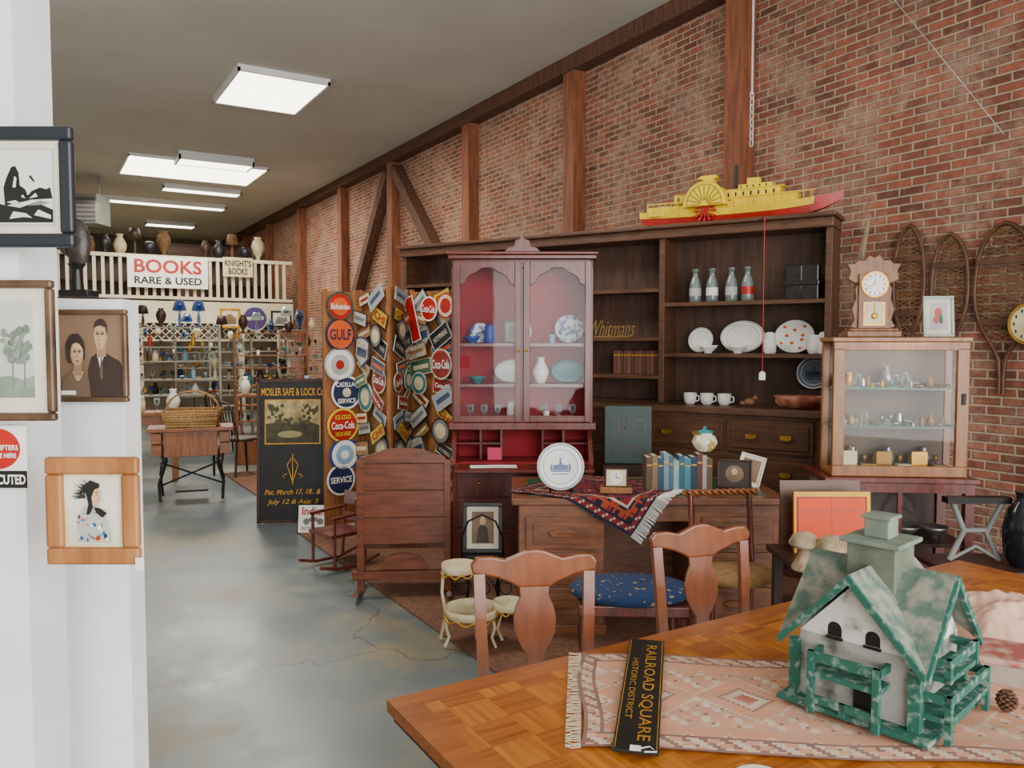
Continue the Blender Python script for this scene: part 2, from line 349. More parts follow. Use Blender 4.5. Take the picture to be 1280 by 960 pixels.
def openshelf(label,loc,rz,w,hs,dp=.35,mat=WHITE):
    t=top('display_shelf',label,'shelf',loc,rz);hh=hs[-1]
    for x in(-w/2,w/2-.03):mk('side_panel',MB().bx(x,x+.03,0,dp,0,hh),mat,t)
    for z in hs:mk('shelf_board',MB().bx(-w/2,w/2,0,dp,z-.014,z),mat,t)
    return t
gi=0
for (u,d,w,mt,ml) in [(222,12.2,1.25,SHC,'white'),(340,12.9,1.15,LTWOOD,'wooden'),(268,14.2,1.3,SHC,'white'),(388,14.6,1.1,SHC,'white'),(190,15.2,1.5,DKWOOD,'dark'),(312,15.9,1.5,SHC,'white')]:
    gi+=1;loc=at(u,d,0);hs=[[.42,.72,1.0,1.22,1.5,1.74],[.5,.86,1.1,1.38,1.6,1.9],[.4,.66,.98,1.26,1.46,1.82]][gi%3]
    openshelf(ml+' open shelving crowded with glassware',loc,R0*.3,w,hs,mat=mt)
    for z in hs[:-1]:
        if z<.6 and gi>2:continue
        x=-w/2+.09
        while x<w/2-.08:
            k=random.choice(['vase','bottle','goblet','goblet','bowl','tumbler','jar']);sc=random.choice([.6,.7,.8])
            p=l2w(loc,R0*.3,x,.08+random.random()*.17);putv(k,random.choice([0,0,0,0,0,1,2,3,4,5,7,8,9,6,10,10,11]),(p.x,p.y,z+.001),'on crowded open shelf',sc,grp='glassware on crowded shelving')
            x+=random.uniform(.105,.18)
    x=-w/2+.15
    while x<w/2-.1:
        p=l2w(loc,R0*.3,x,.17);putv(random.choice(['vase','lampish','jar','plate_up','urn']),random.choice([0,2,10,5,11]),(p.x,p.y,hs[-1]+.001),'on top of crowded shelving',random.choice([.6,.75]),grp='glassware on top of the shelving');x+=random.uniform(.2,.3)
def showcase(label,loc,rz,w,dp,h,mat):
    t=top('glass_counter',label,'display case',loc,rz)
    mk('base',MB().bx(-w/2,w/2,0,dp,0,h*.35),mat,t,.006)
    fr=MB()
    for x in(-w/2,w/2-.03):
        for y in(0,dp-.03):fr.bx(x,x+.03,y,y+.03,h*.35,h-.03)
    fr.bx(-w/2,w/2,0,dp,h-.03,h);mk('frame',fr,mat,t)
    mk('glass_pane',MB().bx(-w/2+.03,w/2-.03,.008,.014,h*.35,h-.03),GLASS,t)
    return t
rz=math.radians(86);loc=at(168,10.6);showcase('green glass topped shop counter',loc,rz,1.9,.4,.98,M('counter_green','58806c',.4))
for i in range(8):
    p=l2w(loc,rz,-.8+i*.23,.2);putv(['vase','jar','goblet','lampish','bowl','vase','plate_up','bottle'][i],[2,5,0,5,1,4,10,3][i],(p.x,p.y,.982),'on green shop counter',.8,grp='glassware on the green counter')
loc=at(352,10.9);showcase('wooden display counter with glass front',loc,R0*.6,1.2,.45,.95,OAK)
for i in range(7):
    p=l2w(loc,R0*.6,-.5+i*.165,.2);putv(['vase','bottle','plate_up','jar','bottle','vase','goblet'][i],[4,3,10,0,2,9,0][i],(p.x,p.y,.952),'on wooden display counter',.85,grp='wares on the wooden counter')
def fpic(name,label,w,h,fw,matf,polys,loc,rz,tilt=0,th=.015,bg=None,mats=None,roll=0,grp=None):
    t=top(name,label,'picture',loc,rz,grp,tilt,roll)
    f=MB();f.bx(-w/2,w/2,0,th,-h/2,-h/2+fw).bx(-w/2,w/2,0,th,h/2-fw,h/2).bx(-w/2,-w/2+fw,0,th,-h/2+fw,h/2-fw).bx(w/2-fw,w/2,0,th,-h/2+fw,h/2-fw)
    mk('frame',f,matf,t,min(.004,fw*.3))
    iw,ih=w-2*fw,h-2*fw;pm=MB();ms=[]
    y=th*.6;pm.bx(-iw/2,iw/2,y,th,-ih/2,ih/2,0);ms.append(bg or PAPER)
    for k,(m,pl) in enumerate(polys):
        if m not in ms:ms.append(m)
        pm.flat([((min(1,max(0,x))-.5)*iw,(min(1,max(0,z))-.5)*ih) for x,z in pl],y-.00012*(k+1),ms.index(m))
    mk('picture',pm,ms,t);return t
fpic('framed_picture','small gilt framed print below the loft',.42,.42,.05,GOLD,[(SEPIA,[(.1,.1),(.9,.1),(.9,.5),(.5,.8),(.1,.6)])],(px(302,395,16).x,17.55,2.18),0)
fpic('framed_picture','dark framed print below the loft',.45,.36,.04,BLACK,[(GREY,[(.1,.1),(.9,.1),(.8,.6),(.3,.7)])],(px(372,395,16.4).x,17.55,2.18),0)
t=top('round_sign','round purple shop sign below the loft','sign',(px(342,395,16.2).x-.1,17.5,2.18),0)
PUR=M('purple_paint','483870',.5)
mb=MB();mb.prism(ell(0,0,.27,.27,28),0,.02,0);mb.flat(ell(0,0,.24,.24,28),-.002,1);mk('sign_face',mb,[LGREY,PUR],t)
mk('scroll_band',MB().flat([(-.18,-.04),(.18,-.02),(.18,.05),(-.18,.03)],-.004),LGREY,t)
for (x,w) in((1.6,2.4),(4.0,1.5)):
    t=top('bookcase','dark bookcase on the loft floor','bookcase',(x,18.6,2.491),0)
    mk('case',MB().bx(-w/2,w/2,.3,.34,0,.98).bx(-w/2,-w/2+.04,0,.3,0,.98).bx(w/2-.04,w/2,0,.3,0,.98),DKWOOD,t)
    mk('shelf_board',MB().bx(-w/2,w/2,0,.34,.98,1.02),DKWOOD,t);mk('shelf_board',MB().bx(-w/2,w/2,0,.3,.45,.49),DKWOOD,t)
BR=M('brown_pottery','3c281a',.5);DG=M('dark_pottery','26282c',.4);WKB=M('brown_wicker','7c5a34',.8,c2='4c3420',sc=30)
x=.52;i=0
while x<4.72:
    if not 2.68<x<3.35:
        putv(['urn','lampish','jar','urn','vase','lampish','plate_up'][i%7],0,(x,18.77,3.512),'standing on the loft bookcase',[1.15,.95,1.7,.85,1.5,1.05,1.3][i%7],*[(BR,'brown pottery'),(DG,'dark metal'),(WKB,'brown wicker'),(DG,'dark iron'),(CREAM,'cream ceramic')][i%5],grp='pots on the loft bookcase')
    x+=.285;i+=1
t=top('storage_cabinet','tall dark cabinet at rear of the loft','cabinet',(3.9,21.5,2.491),0)
mk('body',MB().bx(-1,1.1,0,.5,0,1.65),DKWOOD,t,.01);mk('door',MB().bx(-.95,.03,-.02,0,.1,1.58),WALNUT,t,.01);mk('door',MB().bx(.07,1.05,-.02,0,.1,1.58),WALNUT,t,.01)
t=top('air_vent','louvered grey air unit hung from the ceiling','vent',(at(103,15).x,at(103,15).y,4.18),R0)
mk('housing',MB().bx(-.35,.35,0,.5,-.3,.25,0),M('vent_grey','6c6c66',.6),t,.01)
mb=MB()
for k in range(6):mb.bx(-.31,.31,-.015,0,-.26+k*.08,-.22+k*.08)
mk('louver',mb,M('louver_dark','40403c',.6),t)
mk('hanger_strap',MB().bx(-.3,-.26,.2,.23,.25,.615),GREY,t);mk('hanger_strap',MB().bx(.26,.3,.2,.23,.25,.615),GREY,t)

# ---------------------------------------------------------------- left white panels
solo('display_column','tall white painted display column','column',MB().bx(-.75,0,0,.1,0,CE-.01),WHITE,cw(-.735,1.2,0),R0)
solo('room_divider','shorter white display divider holding pictures','divider',MB().bx(-.30,0,0,.06,0,1.73),WHITE,cw(-.703,1.45,0),R0)
def pic_at(name,label,u0,u1,v0,v1,d,fw,matf,polys,bg=None,th=.012,yaw=0,**k):
    a,b=px(u0,v1,d),px(u1,v0,d);w=(u1-u0)/F*d;h=b.z-a.z;c=px((u0+u1)/2,(v0+v1)/2,d)
    return fpic(name,label,w,h,fw,matf,polys,c,R0+yaw,th=th,bg=bg,**k),w,h
PRW=M('print_white','d8d8d2',.7);FRB=M('frame_blackblue','1c2229',.4)
pic_at('framed_picture','black framed ink print of rocks and tree',-75,89,157,309,1.16,.02,FRB,[
 (LGREY,[(.06,.08),(.94,.08),(.94,.92),(.06,.92)]),(PRW,[(.08,.1),(.92,.1),(.92,.9),(.08,.9)]),
 (BLACK,[(.08,.12),(.92,.12),(.92,.26),(.84,.3),(.75,.34),(.6,.28),(.5,.3),(.08,.4)]),(BLACK,[(.46,.3),(.45,.5),(.48,.6),(.53,.72),(.57,.73),(.6,.66),(.61,.52),(.66,.48),(.7,.36)]),
 (BLACK,[(.64,.36),(.72,.46),(.8,.5),(.86,.48),(.9,.5),(.92,.38)]),(PRW,[(.5,.16),(.64,.18),(.72,.17),(.66,.22),(.54,.24)]),(PRW,[(.74,.2),(.9,.16),(.9,.2),(.78,.26)]),(PRW,[(.54,.5),(.56,.62),(.58,.6),(.57,.5)]),(GREY,[(.68,.3),(.8,.36),(.9,.33),(.8,.31)]),(PRW,[(.7,.38),(.76,.44),(.78,.4)]),
 (PRW,[(.48,.34),(.56,.36),(.6,.34),(.54,.32)]),(PRW,[(.62,.4),(.64,.42),(.66,.38)]),(BLACK,[(.7,.62),(.74,.56),(.76,.56),(.72,.63)])])
FRG=M('frame_bronze','6c543c',.4,.3,c2='4c3828',sc=20);PALE=M('pale_photo','c0c6b6',.6,c2='acb4a6');TR1=M('faded_tree','848e80',.6,c2='6c776a',sc=30);TR2=M('faded_tree_dark','626e60',.6,c2='76806e',sc=30)
rt_=random.Random(3)
pic_at('framed_picture','bronze framed faded photograph of trees',-75,66,350,527,1.16,.012,FRG,[
 (PAPER,[(0,0),(1,0),(1,1),(0,1)]),(PALE,[(.1,.12),(.86,.12),(.86,.9),(.1,.9)]),(TR1,[(.1,.12),(.86,.12),(.86,.3),(.74,.27),(.6,.3),(.1,.24)]),(TR2,[(.62,.2),(.64,.2),(.65,.5),(.635,.5)]),(TR2,[(.75,.2),(.765,.2),(.77,.5),(.755,.5)])]+
 [(TR1 if q%2 else TR2,ell(.55+rt_.random()*.28,.42+rt_.random()*.26,.022+rt_.random()*.022,.018+rt_.random()*.02,9)) for q in range(46)])
SEPM=M('sepia_mid','544032',.6,c2='64503e',sc=14);SKD=M('sepia_skin_shade','9c7c5c',.6);SKL=M('sepia_skin_mid','b8946e',.6)
def scl(items,cx,cz,k,dx=0,dz=0):return [(m,[(cx+(x-cx)*k+dx,cz+(z-cz)*k+dz) for x,z in pl]) for m,pl in items]
def couple():
    man=[(SKD,[(.61,.5),(.72,.52),(.72,.62),(.6,.62)]),(SKD,ell(.657,.71,.08,.137)),(SKL,ell(.653,.711,.073,.13)),(SKINP,ell(.645,.715,.06,.115)),(SKD,ell(.737,.7,.012,.03)),
     (SEPD,[(.575,.78),(.59,.84),(.64,.875),(.7,.87),(.74,.82),(.745,.72),(.732,.74),(.72,.79),(.66,.81),(.61,.8)]),
     (SKD,ell(.625,.735,.026,.017)),(SKD,ell(.683,.735,.026,.017)),(SEPM,ell(.625,.731,.017,.008)),(SEPM,ell(.683,.731,.017,.008)),(SEPD,ell(.625,.73,.008,.007)),(SEPD,ell(.683,.73,.008,.007)),(SEPM,[(.6,.75),(.625,.757),(.645,.75),(.625,.752)]),(SEPM,[(.663,.75),(.685,.757),(.71,.749),(.685,.751)]),(SKL,[(.65,.73),(.664,.672),(.635,.665)]),(SKD,[(.638,.667),(.664,.672),(.66,.663),(.64,.66)]),(SEPM,[(.622,.636),(.65,.640),(.68,.637),(.65,.629)]),(SKD,ell(.65,.614,.02,.006))]
    wom=[(SKD,[(.26,.28),(.36,.28),(.36,.42),(.26,.42)]),(SEPD,ell(.29,.54,.12,.15)),(SEPD,ell(.215,.47,.035,.07)),(SEPD,ell(.385,.48,.025,.05)),(SKD,ell(.31,.495,.08,.127)),(SKL,ell(.314,.497,.074,.12)),(SKINP,ell(.32,.5,.062,.106)),
     (SEPD,[(.23,.54),(.26,.59),(.31,.6),(.35,.585),(.395,.53),(.4,.62),(.33,.69),(.25,.67)]),(SKD,ell(.287,.518,.024,.017)),(SKD,ell(.345,.518,.024,.017)),(SEPM,ell(.287,.514,.016,.008)),(SEPM,ell(.345,.514,.016,.008)),(SEPD,ell(.288,.513,.008,.007)),(SEPD,ell(.346,.513,.008,.007)),(SEPM,[(.265,.534),(.287,.54),(.305,.535),(.287,.536)]),(SEPM,[(.327,.535),(.345,.54),(.368,.534),(.345,.536)]),(SKL,[(.315,.51),(.329,.458),(.302,.452)]),(SEPD,[(.3,.424),(.31,.43),(.32,.426),(.33,.43),(.341,.424),(.32,.413)])]
    return [(SEPIA,[(0,0),(1,0),(1,1),(0,1)]),
     (SEPD,[(.44,0),(1,0),(1,.34),(.94,.44),(.8,.5),(.73,.54),(.6,.54),(.5,.48),(.45,.34)]),(PRW,[(.6,.52),(.64,.34),(.7,.5),(.72,.54),(.66,.5)]),(SEPM,[(.655,.48),(.675,.48),(.68,.24),(.65,.2),(.63,.3)])]+scl(man,.655,.6,1.28)+[
     (SEPM,[(.02,0),(.5,0),(.48,.2),(.42,.3),(.34,.34),(.2,.32),(.08,.22)]),(SKINP,[(.22,.31),(.4,.31),(.33,.2),(.28,.2)])]+scl(wom,.31,.36,1.25,-.01,0)+[(TAGM,[(.05,.03),(.28,.03),(.28,.08),(.05,.08)])]
pic_at('framed_picture','ornate framed sepia portrait of a couple',64,158,387,503,1.43,.009,FRG,couple(),bg=SEPIA)
FRO=M('frame_oak','a8703e',.45,c2='865228',sc=6,st=(6,6,1))
fe=random.Random(9)
feath=[]
for q in range(26):
    an=math.radians(100+fe.random()*95);r0=.1+fe.random()*.05;r1=.22+fe.random()*.14;cx0,cz0=.5,.72
    a_,b_=math.cos(an),math.sin(an);w_=.018
    feath.append((fe.choice([BLACK,BLACK,SEPD,GREY]),[(cx0+a_*r0-b_*w_,cz0+b_*r0+a_*w_),(cx0+a_*r1,cz0+b_*r1*.75),(cx0+a_*r0+b_*w_,cz0+b_*r0-a_*w_)]))
robe=[]
for q in range(40):
    x_=.24+fe.random()*.52;z_=.08+fe.random()*.42;robe.append((fe.choice([RED,BLUE,TEAL,YEL,NAVY,WHT,PINK,WHT,GREY,CREAM]),ell(x_,z_,.012+fe.random()*.028,.01+fe.random()*.03,7)))
t,w,h=pic_at('framed_picture','wide oak framed print of a robed figure',55,173,572,707,1.13,.025,FRO,[
 (CREAM,[(0,0),(1,0),(1,1),(0,1)]),(PAPER,[(.06,.04),(.94,.04),(.94,.96),(.06,.96)]),
 (LGREY,[(.2,.06),(.82,.05),(.76,.34),(.66,.5),(.5,.6),(.32,.56),(.2,.4)])]+robe+feath+[
 (SKINP,[(.5,.6),(.58,.58),(.63,.6),(.65,.64),(.68,.7),(.655,.73),(.66,.8),(.58,.86),(.5,.8)]),(BLACK,[(.36,.84),(.5,.93),(.66,.88),(.66,.83),(.57,.8),(.52,.7),(.54,.56),(.48,.46),(.42,.46),(.46,.6),(.43,.74)]),(BLACK,[(.55,.56),(.66,.55),(.78,.48),(.7,.42),(.6,.48)]),
 (BLACK,ell(.61,.735,.016,.006)),(BLACK,[(.585,.755),(.645,.765),(.645,.77),(.585,.765)]),(RED,ell(.64,.655,.013,.007))],bg=CREAM)
mk('price_tag',MB().bx(w/2-.004,w/2+.008,-.003,-.002,-h/2-.006,-h/2+.012),TAGM,t)
a=px(-30,571,1.19)
t=top('warning_sign','white and red shoplifting warning card','sign',a,R0)
mb=MB().bx(-.01,.076,0,.002,-.047,.047,0);mb.flat([(-.01,-.047),(.076,-.047),(.076,-.021),(-.01,-.021)],-.0004,1)
mb.flat(ell(.032,.012,.035,.031,28),-.0008,2);mk('card',mb,[TAGM,BLACK,RED],t)
text(t,'SHOPLIFTERS',.055,.008,.0365,-.0014,.014,TAGM,bold=.02);text(t,'WILL BE HERE',.05,.007,.036,-.0014,.002,TAGM,bold=.02);text(t,'PROSECUTED',.08,.015,.034,-.0014,-.034,TAGM,bold=.03)
t=top('carved_mask','dark carved sculpture on the white divider','sculpture',px(97,371,1.48),R0)
mk('base',MB().bx(-.025,.03,-.02,.02,0,.012).lathe([(.012,.012),(.008,.05),(.016,.06)],10),BLACK,t,.002)
mk('head',MB().sph((.004,0,.098),.026,.85,.6,1.75).tube([(.012,0,.06),(-.024,0,.085),(-.02,0,.125)],.006),M('carved_wood','2c2622',.4,c2='443a34',sc=40,bump=.3),t)
# ---------------------------------------------------------------- hanging chain
P=at(935,4.4);zb=zz(183,4.4);zc=zz(118,4.4)
t=top('pull_chain','white rope and steel chain hanging from ceiling','chain',(P.x,P.y,zb),0)
mk('rope',MB().cyl((0,0,zc-zb),(0,0,CE-zb-.002),.006,n=6),LGREY,t)
mb=MB();z=.02;i=0
while z<zc-zb+.02:
    pts=[((math.cos(a)*.011 if i%2 else 0),(0 if i%2 else math.cos(a)*.011),z+math.sin(a)*.024) for a in [2*math.pi*k/10 for k in range(10)]]
    mb.tube(pts,.0035,5,closed=True);z+=.036;i+=1
mk('chain_links',mb,LGREY,t)
solo('hanging_wire','thin wire strung across the brick wall','wire',MB().tube([(5.2,3.9,4.6),(5.22,2.75,2.95)],.003,5),LGREY,(0,0,0),0)
P=at(953,5.1);t=top('red_string','red string with white paper tag hanging down','string',(P.x,P.y,zz(475,5.1)),R0)
mk('string',MB().cyl((0,0,.05),(0,0,1.03),.003,n=5),RED,t)
mk('paper_tag',MB().prism([(-.02,0),(.02,0),(.02,.045),(0,.06),(-.02,.045)],-.001,.001),TAGM,t)
mk('hanger_hook',MB().tube([(0,0,1.03),(0,.1,1.03),(0,.25,1.03)],.004),IRON,t)

# ---------------------------------------------------------------- big shelf unit
SL=Vector((3.03,7.05,0));SR=Vector((4.79,3.65,0));LEN=(SR-SL).length;SRZ=math.atan2(SR.y-SL.y,SR.x-SL.x)
SU=(SR.x,SR.y,0)
CT=1.19;TPZ=2.56
t=top('shelf_unit','huge dark wooden store shelving with drawers below','shelving',SU,SRZ)
mk('base_cabinet',MB().bx(-LEN,0,-.2,.3,.0,CT-.05),WALNUT,t,.006)
mk('counter_top',MB().bx(-LEN-.02,.02,-.25,.3,CT-.05,CT),WALNUT,t,.006)
mk('back_panel',MB().bx(-LEN,0,.28,.3,CT,TPZ-.1),M('shelf_back','52382a',.7,c2='3c271c',sc=3,st=(8,8,1)),t)
for x in(-LEN,-2.62,-1.27,-.045):mk('side_panel',MB().bx(x,x+.045,0,.28,CT,TPZ-.1),WALNUT,t,.003)
bays=[(-1.225,-.045,[1.575,1.965]),(-2.575,-1.27,[1.4,1.7,2.08]),(-LEN+.045,-2.62,[1.5,1.9,2.2])]
for x0,x1,zs in bays:
    for z in zs:mk('shelf_board',MB().bx(x0,x1,.0,.28,z-.028,z),WALNUT,t)
mk('cornice',MB().bx(-LEN-.01,.01,-.03,.3,TPZ-.1,TPZ-.03).bx(-LEN-.03,.03,-.07,.3,TPZ-.03,TPZ),WALNUT,t,.008)
DRW=M('drawer_walnut','5c3a20',.45,c2='442a16',sc=4,st=(1.4,8,8),coat=.2)
for c in range(6):
    xa=-LEN+.03+c*(LEN-.06)/6;xb=xa+(LEN-.06)/6-.03
    for r in range(4):
        z1=CT-.08-r*.26;z0=z1-.235
        d=mk('drawer',MB().bx(xa,xb,-.22,-.2,z0,z1).bx(xa+.03,xb-.03,-.23,-.22,z0+.03,z1-.03),DRW,t,.004)
        for q in(.3,.7):
            m=MB();m.M=Matrix.Translation((xa+(xb-xa)*q,-.23,(z0+z1)/2));m.prism([(-.04,.015),(.04,.015),(.035,-.012),(0,-.02),(-.035,-.012)],-.018,0);mk('pull',m,BRASS,d)
def onsh(u,y,z):
    x=lx(u,SU,SRZ,y);return l2w(SU,SRZ,x,y,z+.0015)
def splate(label,r,p,rz,mats=WHT,sx=1,tilt=78,rim=None,name='plate',grp=None,dots=None,decal=None):
    mb=MB();mb.M=Matrix.Translation((0,0,r*.985))@Matrix.Rotation(math.radians(tilt),4,'X')@Matrix.Diagonal((sx,1,1,1))
    mb.lathe([(.001,-.004),(r*.55,-.004),(r*.97,.012),(r,.016),(r*.96,.019),(r*.6,.006),(.001,.005)],32)
    k=list(mats) if isinstance(mats,list) else [mats]
    if rim:
        k.append(rim);i=len(k)-1
        N=40
        for a,b in((.95,.9),(.74,.71)):
            za,zb2=[.006+(.013)*(q-.6)/.36+.0008 for q in(a,b)]
            vs=[(r*q*math.cos(2*math.pi*j/N),r*q*math.sin(2*math.pi*j/N),zq) for q,zq in((a,za),(b,zb2)) for j in range(N)]
            mb.add(vs,[(j,(j+1)%N,N+(j+1)%N,N+j) for j in range(N)],i)
    if dots:
        k.append(dots);i=len(k)-1
        for a in range(9):
            an=a*.7+.2;q=r*(.78 if a%2 else .4);mb.lathe([(r*.1,.010),(r*.09,.0165 if a%2 else .008),(.001,.017 if a%2 else .0085)],10,i,(q*math.cos(an),q*math.sin(an),-.002))
    if decal:
        k.append(decal);i=len(k)-1
        for pl in([(-.055,-.03),(.055,-.03),(.055,-.022),(-.055,-.022)],[(-.042,-.02),(.042,-.02),(.042,.01),(-.042,.01)],[(-.018,.011),(.018,.011),(0,.026)],[(-.005,.02),(.005,.02),(.005,.045),(0,.055),(-.005,.045)],[(-.05,-.045),(.05,-.045),(.045,-.04),(-.045,-.04)],[(-.06,-.02),(-.045,-.02),(-.048,.012),(-.056,.012)],[(.06,-.02),(.045,-.02),(.048,.016),(.056,.016)]):
            mb.add([(x,y,.0072) for x,y in pl],[tuple(range(len(pl)))],i)
    return solo(name,label,'plate',mb,k,p,rz,grp)
MILKG=M('frosted_glass','7c8884',.15,c2='5c6864',sc=8,coat=.5)
def milk(label,p,band):
    t=top('milk_bottle',label,'bottle',p,SRZ,'old milk bottles on the shelf')
    mk('bottle_glass',MB().lathe([(.042,0),(.045,.01),(.045,.13),(.036,.165),(.022,.195),(.02,.235),(.027,.24),(.027,.255)],16),MILKG,t)
    mk('printed_band',MB().lathe([(.0455,.05),(.0455,.11)],16),band,t);return t
for u,m,l in((868,LGREY,'clear milk bottle with grey print'),(889,WHT,'clear milk bottle with white print'),(913,LGREY,'clear milk bottle with grey band'),(933,RED,'clear milk bottle with red print')):milk(l,onsh(u,.12,1.965),m)
for u in(992,1012):solo('glass_block','dark cut glass candle block on shelf','ornament',MB().bx(-.06,.06,-.05,.05,0,.25).bx(-.066,.066,-.055,.055,.1,.14),M('smoky_glass','2c2826',.1,c2='1e1c1c',sc=20),onsh(u,.14,1.965),SRZ,'dark glass blocks',bev=.008)
splate('white scalloped plate standing on shelf',.1,onsh(876,.2,1.575),SRZ,rim=LGREY)
splate('large oval white platter standing on shelf',.125,onsh(928,.2,1.575),SRZ,sx=1.35,rim=LGREY,name='platter')
splate('white plate with coloured dots on shelf',.125,onsh(993,.2,1.575),SRZ,sx=1.15,dots=ORANGE)
for u,k in((885,'bowl'),(922,'bowl'),(962,'jar'),(1030,'jar')):putv(k,4,onsh(u,.07,1.575),'on dark store shelf',.75)
t=top('cream_pitcher','white china pitcher with handle on shelf','pitcher',onsh(1018,.1,1.575),SRZ)
mk('body',MB().lathe([(.04,0),(.055,.03),(.05,.08),(.045,.12),(.05,.135),(.042,.12)],16),WHT,t);mk('handle',MB().tube([(.045,0,.11),(.08,0,.1),(.08,0,.05),(.05,0,.03)],.006),WHT,t)
def mug(p):
    t=top('mug','small white mug on the store counter','mug',p,SRZ,'white mugs on the counter')
    mk('cup',MB().lathe([(.03,0),(.045,.02),(.05,.085),(.045,.085),(.04,.02)],16),WHT,t);mk('handle',MB().tube([(.045,0,.07),(.07,0,.06),(.07,0,.03),(.042,0,.02)],.005),WHT,t);return t
m0=mug(onsh(863,-.05,CT))
for u in(884,906):clone(m0,onsh(u,-.05,CT))
solo('figurine','small brown resting animal figurine on counter','ornament',MB().sph((0,0,.03),.03,1.4,1,1).sph((.04,0,.06),.018,1.2,1,1).sph((-.05,0,.02),.016,1.5,1,1).cyl((.035,.01,.07),(.04,.012,.088),.004,n=6),M('figurine_brown','8a6040',.5),onsh(938,-.05,CT),SRZ)
splate('blue plate painted with a small figure',.125,onsh(1018,.2,CT+.12),SRZ,mats=M('slate_blue','6c8094',.4),rim=WHT,decal=NAVY)
solo('plate_riser','small dark block supporting a blue plate','stand',MB().bx(-.1,.1,-.04,.04,0,.119),DKWOOD,onsh(1018,.2,CT),SRZ)
solo('shell_dish','large red and brown seashell dish','bowl',MB().lathe([(.05,0),(.12,.03),(.16,.09),(.15,.09),(.1,.04),(.001,.02)],18,sx=1.2,sy=.7).sph((-.12,0,.05),.05,1.2,.8,.8),SHELLM,onsh(1002,-.1,CT),SRZ)
p=onsh(765,.05,1.7);t=top('script_sign','cut out gold script sign on shelf','sign',p,SRZ)
DGO=M('dull_gold','a08040',.4,.3)
mk('stand',MB().bx(-.16,.16,-.01,.01,0,.008),DGO,t);text(t,'Whitmans',.40,.13,0,0,.072,DGO,shear=.45,bold=-.012)
x=lx(770,SU,SRZ,.12);i=0
while x<-1.3:
    w=random.uniform(.022,.034)
    solo('book','brown leather bound volume on dark shelf','book',MB().bx(0,w,-.01,.12,0,.19,0).bx(.002,w-.002,.121,.124,.004,.186,1).bx(-.0005,w+.0005,-.0125,-.01,.15,.16,2),[M('book_brown%d'%(i%3),['5c3424','6c4030','482c1e'][i%3],.6),PAPER,GOLD],l2w(SU,SRZ,x,.08,1.4015),SRZ,'brown volumes on the dark shelf');x+=w+.004;i+=1
p=at(786,5.76);t=top('letter_board','dark green board painted with large letters','sign',(p.x,p.y,.78),R0-.1,tilt=math.radians(-6))
mk('board',MB().bx(-.17,.17,0,.02,0,.42),M('board_green','26413a',.5),t,.004);text(t,'\u05db\u05e9\u05e8',.26,.12,0,-.003,.27,BLACK,bold=.03);text(t,'\u05e9\u05dc\u05d5\u05dd',.26,.1,0,-.003,.1,BLACK,bold=.02)
solo('plinth_box','dark wooden box supporting the green board','box',MB().bx(-.18,.2,-.08,.12,0,.778),DKWOOD,(p.x,p.y,0),R0-.1)
# ---------------------------------------------------------------- paddle steamer
x0=lx(795,SU,SRZ,.05);x1=lx(1050,SU,SRZ,.05);xc=(x0+x1)/2;L=(x1-x0)
t=top('toy_steamboat','yellow and red model paddle steamer on shelf','model boat',l2w(SU,SRZ,xc,.1,TPZ+.001),SRZ)
hull=MB();N=24
def hw(s):return .085*max(0,(1-abs(2*s-1)**3))+.004
def sheer(s):return .095+(.07*((s-.5)*2)**3 if s>.5 else .03*((.5-s)*2)**2)
def keel(s):return .012+(.09*max(0,(s-.8)/.2)**2 if s>.8 else .02*max(0,(.1-s)/.1))
vs=[]
for i in range(N+1):
    s=i/N;vs+=[((s-.5)*L,-hw(s),sheer(s)),((s-.5)*L*.97,-hw(s)*.7,keel(s)),((s-.5)*L*.97,hw(s)*.7,keel(s)),((s-.5)*L,hw(s),sheer(s))]
hull.add(vs,[(a*4+j,a*4+4+j,a*4+5+j,a*4+1+j) for a in range(N) for j in range(3)]+[(a*4+3,a*4+7,a*4+4,a*4) for a in range(N)]+[(0,1,2,3),(N*4+3,N*4+2,N*4+1,N*4)],0)
mk('hull',hull,RED,t)
yb=MB()
for s0 in range(21):
    a,b=s0/24,(s0+1)/24
    yb.add([((a-.5)*L,-hw(a)-.003,sheer(a)+.004),((b-.5)*L,-hw(b)-.003,sheer(b)+.004),((b-.5)*L*.99,-hw(b)*.86-.003,sheer(b)-.046),((a-.5)*L*.99,-hw(a)*.86-.003,sheer(a)-.046)],[(0,3,2,1)])
mk('yellow_strake',yb,YEL,t)
mk('cradle_foot',MB().bx(-.3,-.26,-.06,.06,0,.03),DKWOOD,t);mk('cradle_foot',MB().bx(.26,.3,-.06,.06,0,.03),DKWOOD,t)
mk('deck_house',MB().bx(-.44*L,-.02,-.06,.06,.08,.15).bx(-.02,.3*L,-.06,.06,.075,.17).bx(-.3*L,.22*L,-.055,.055,.165,.225).bx(-.3*L,.24*L,-.062,.062,.158,.165).bx(-.3*L,.24*L,-.062,.062,.225,.232).bx(.02*L,.18*L,-.04,.04,.232,.265).bx(-.2*L,-.05*L,-.04,.04,.232,.255).bx(.06*L,.12*L,-.03,.03,.265,.31),YEL,t,.003)
for i in range(14):
    a=-.28*L+i*.036*L;mk('window',MB().bx(a,a+.012,-.0562,-.055,.178,.21),BLACK,t)
for i in range(5):mk('window',MB().bx(.03*L+i*.03*L,.03*L+i*.03*L+.01,-.041,-.04,.24,.257),BLACK,t)
mk('paddle_box',MB().prism(ell(-.13*L,.12,.165,.185,26,0,180),-.125,-.07),YEL,t,.003)
mb=MB();OCH=M('ochre','8a7410',.5)
for i in range(11):
    a=math.pi*i/10;mb.M=Matrix.Translation((-.13*L,-.1265,.13))@Matrix.Rotation(-a,4,'Y');mb.bx(.03,.14,-.002,0,-.003,.003)
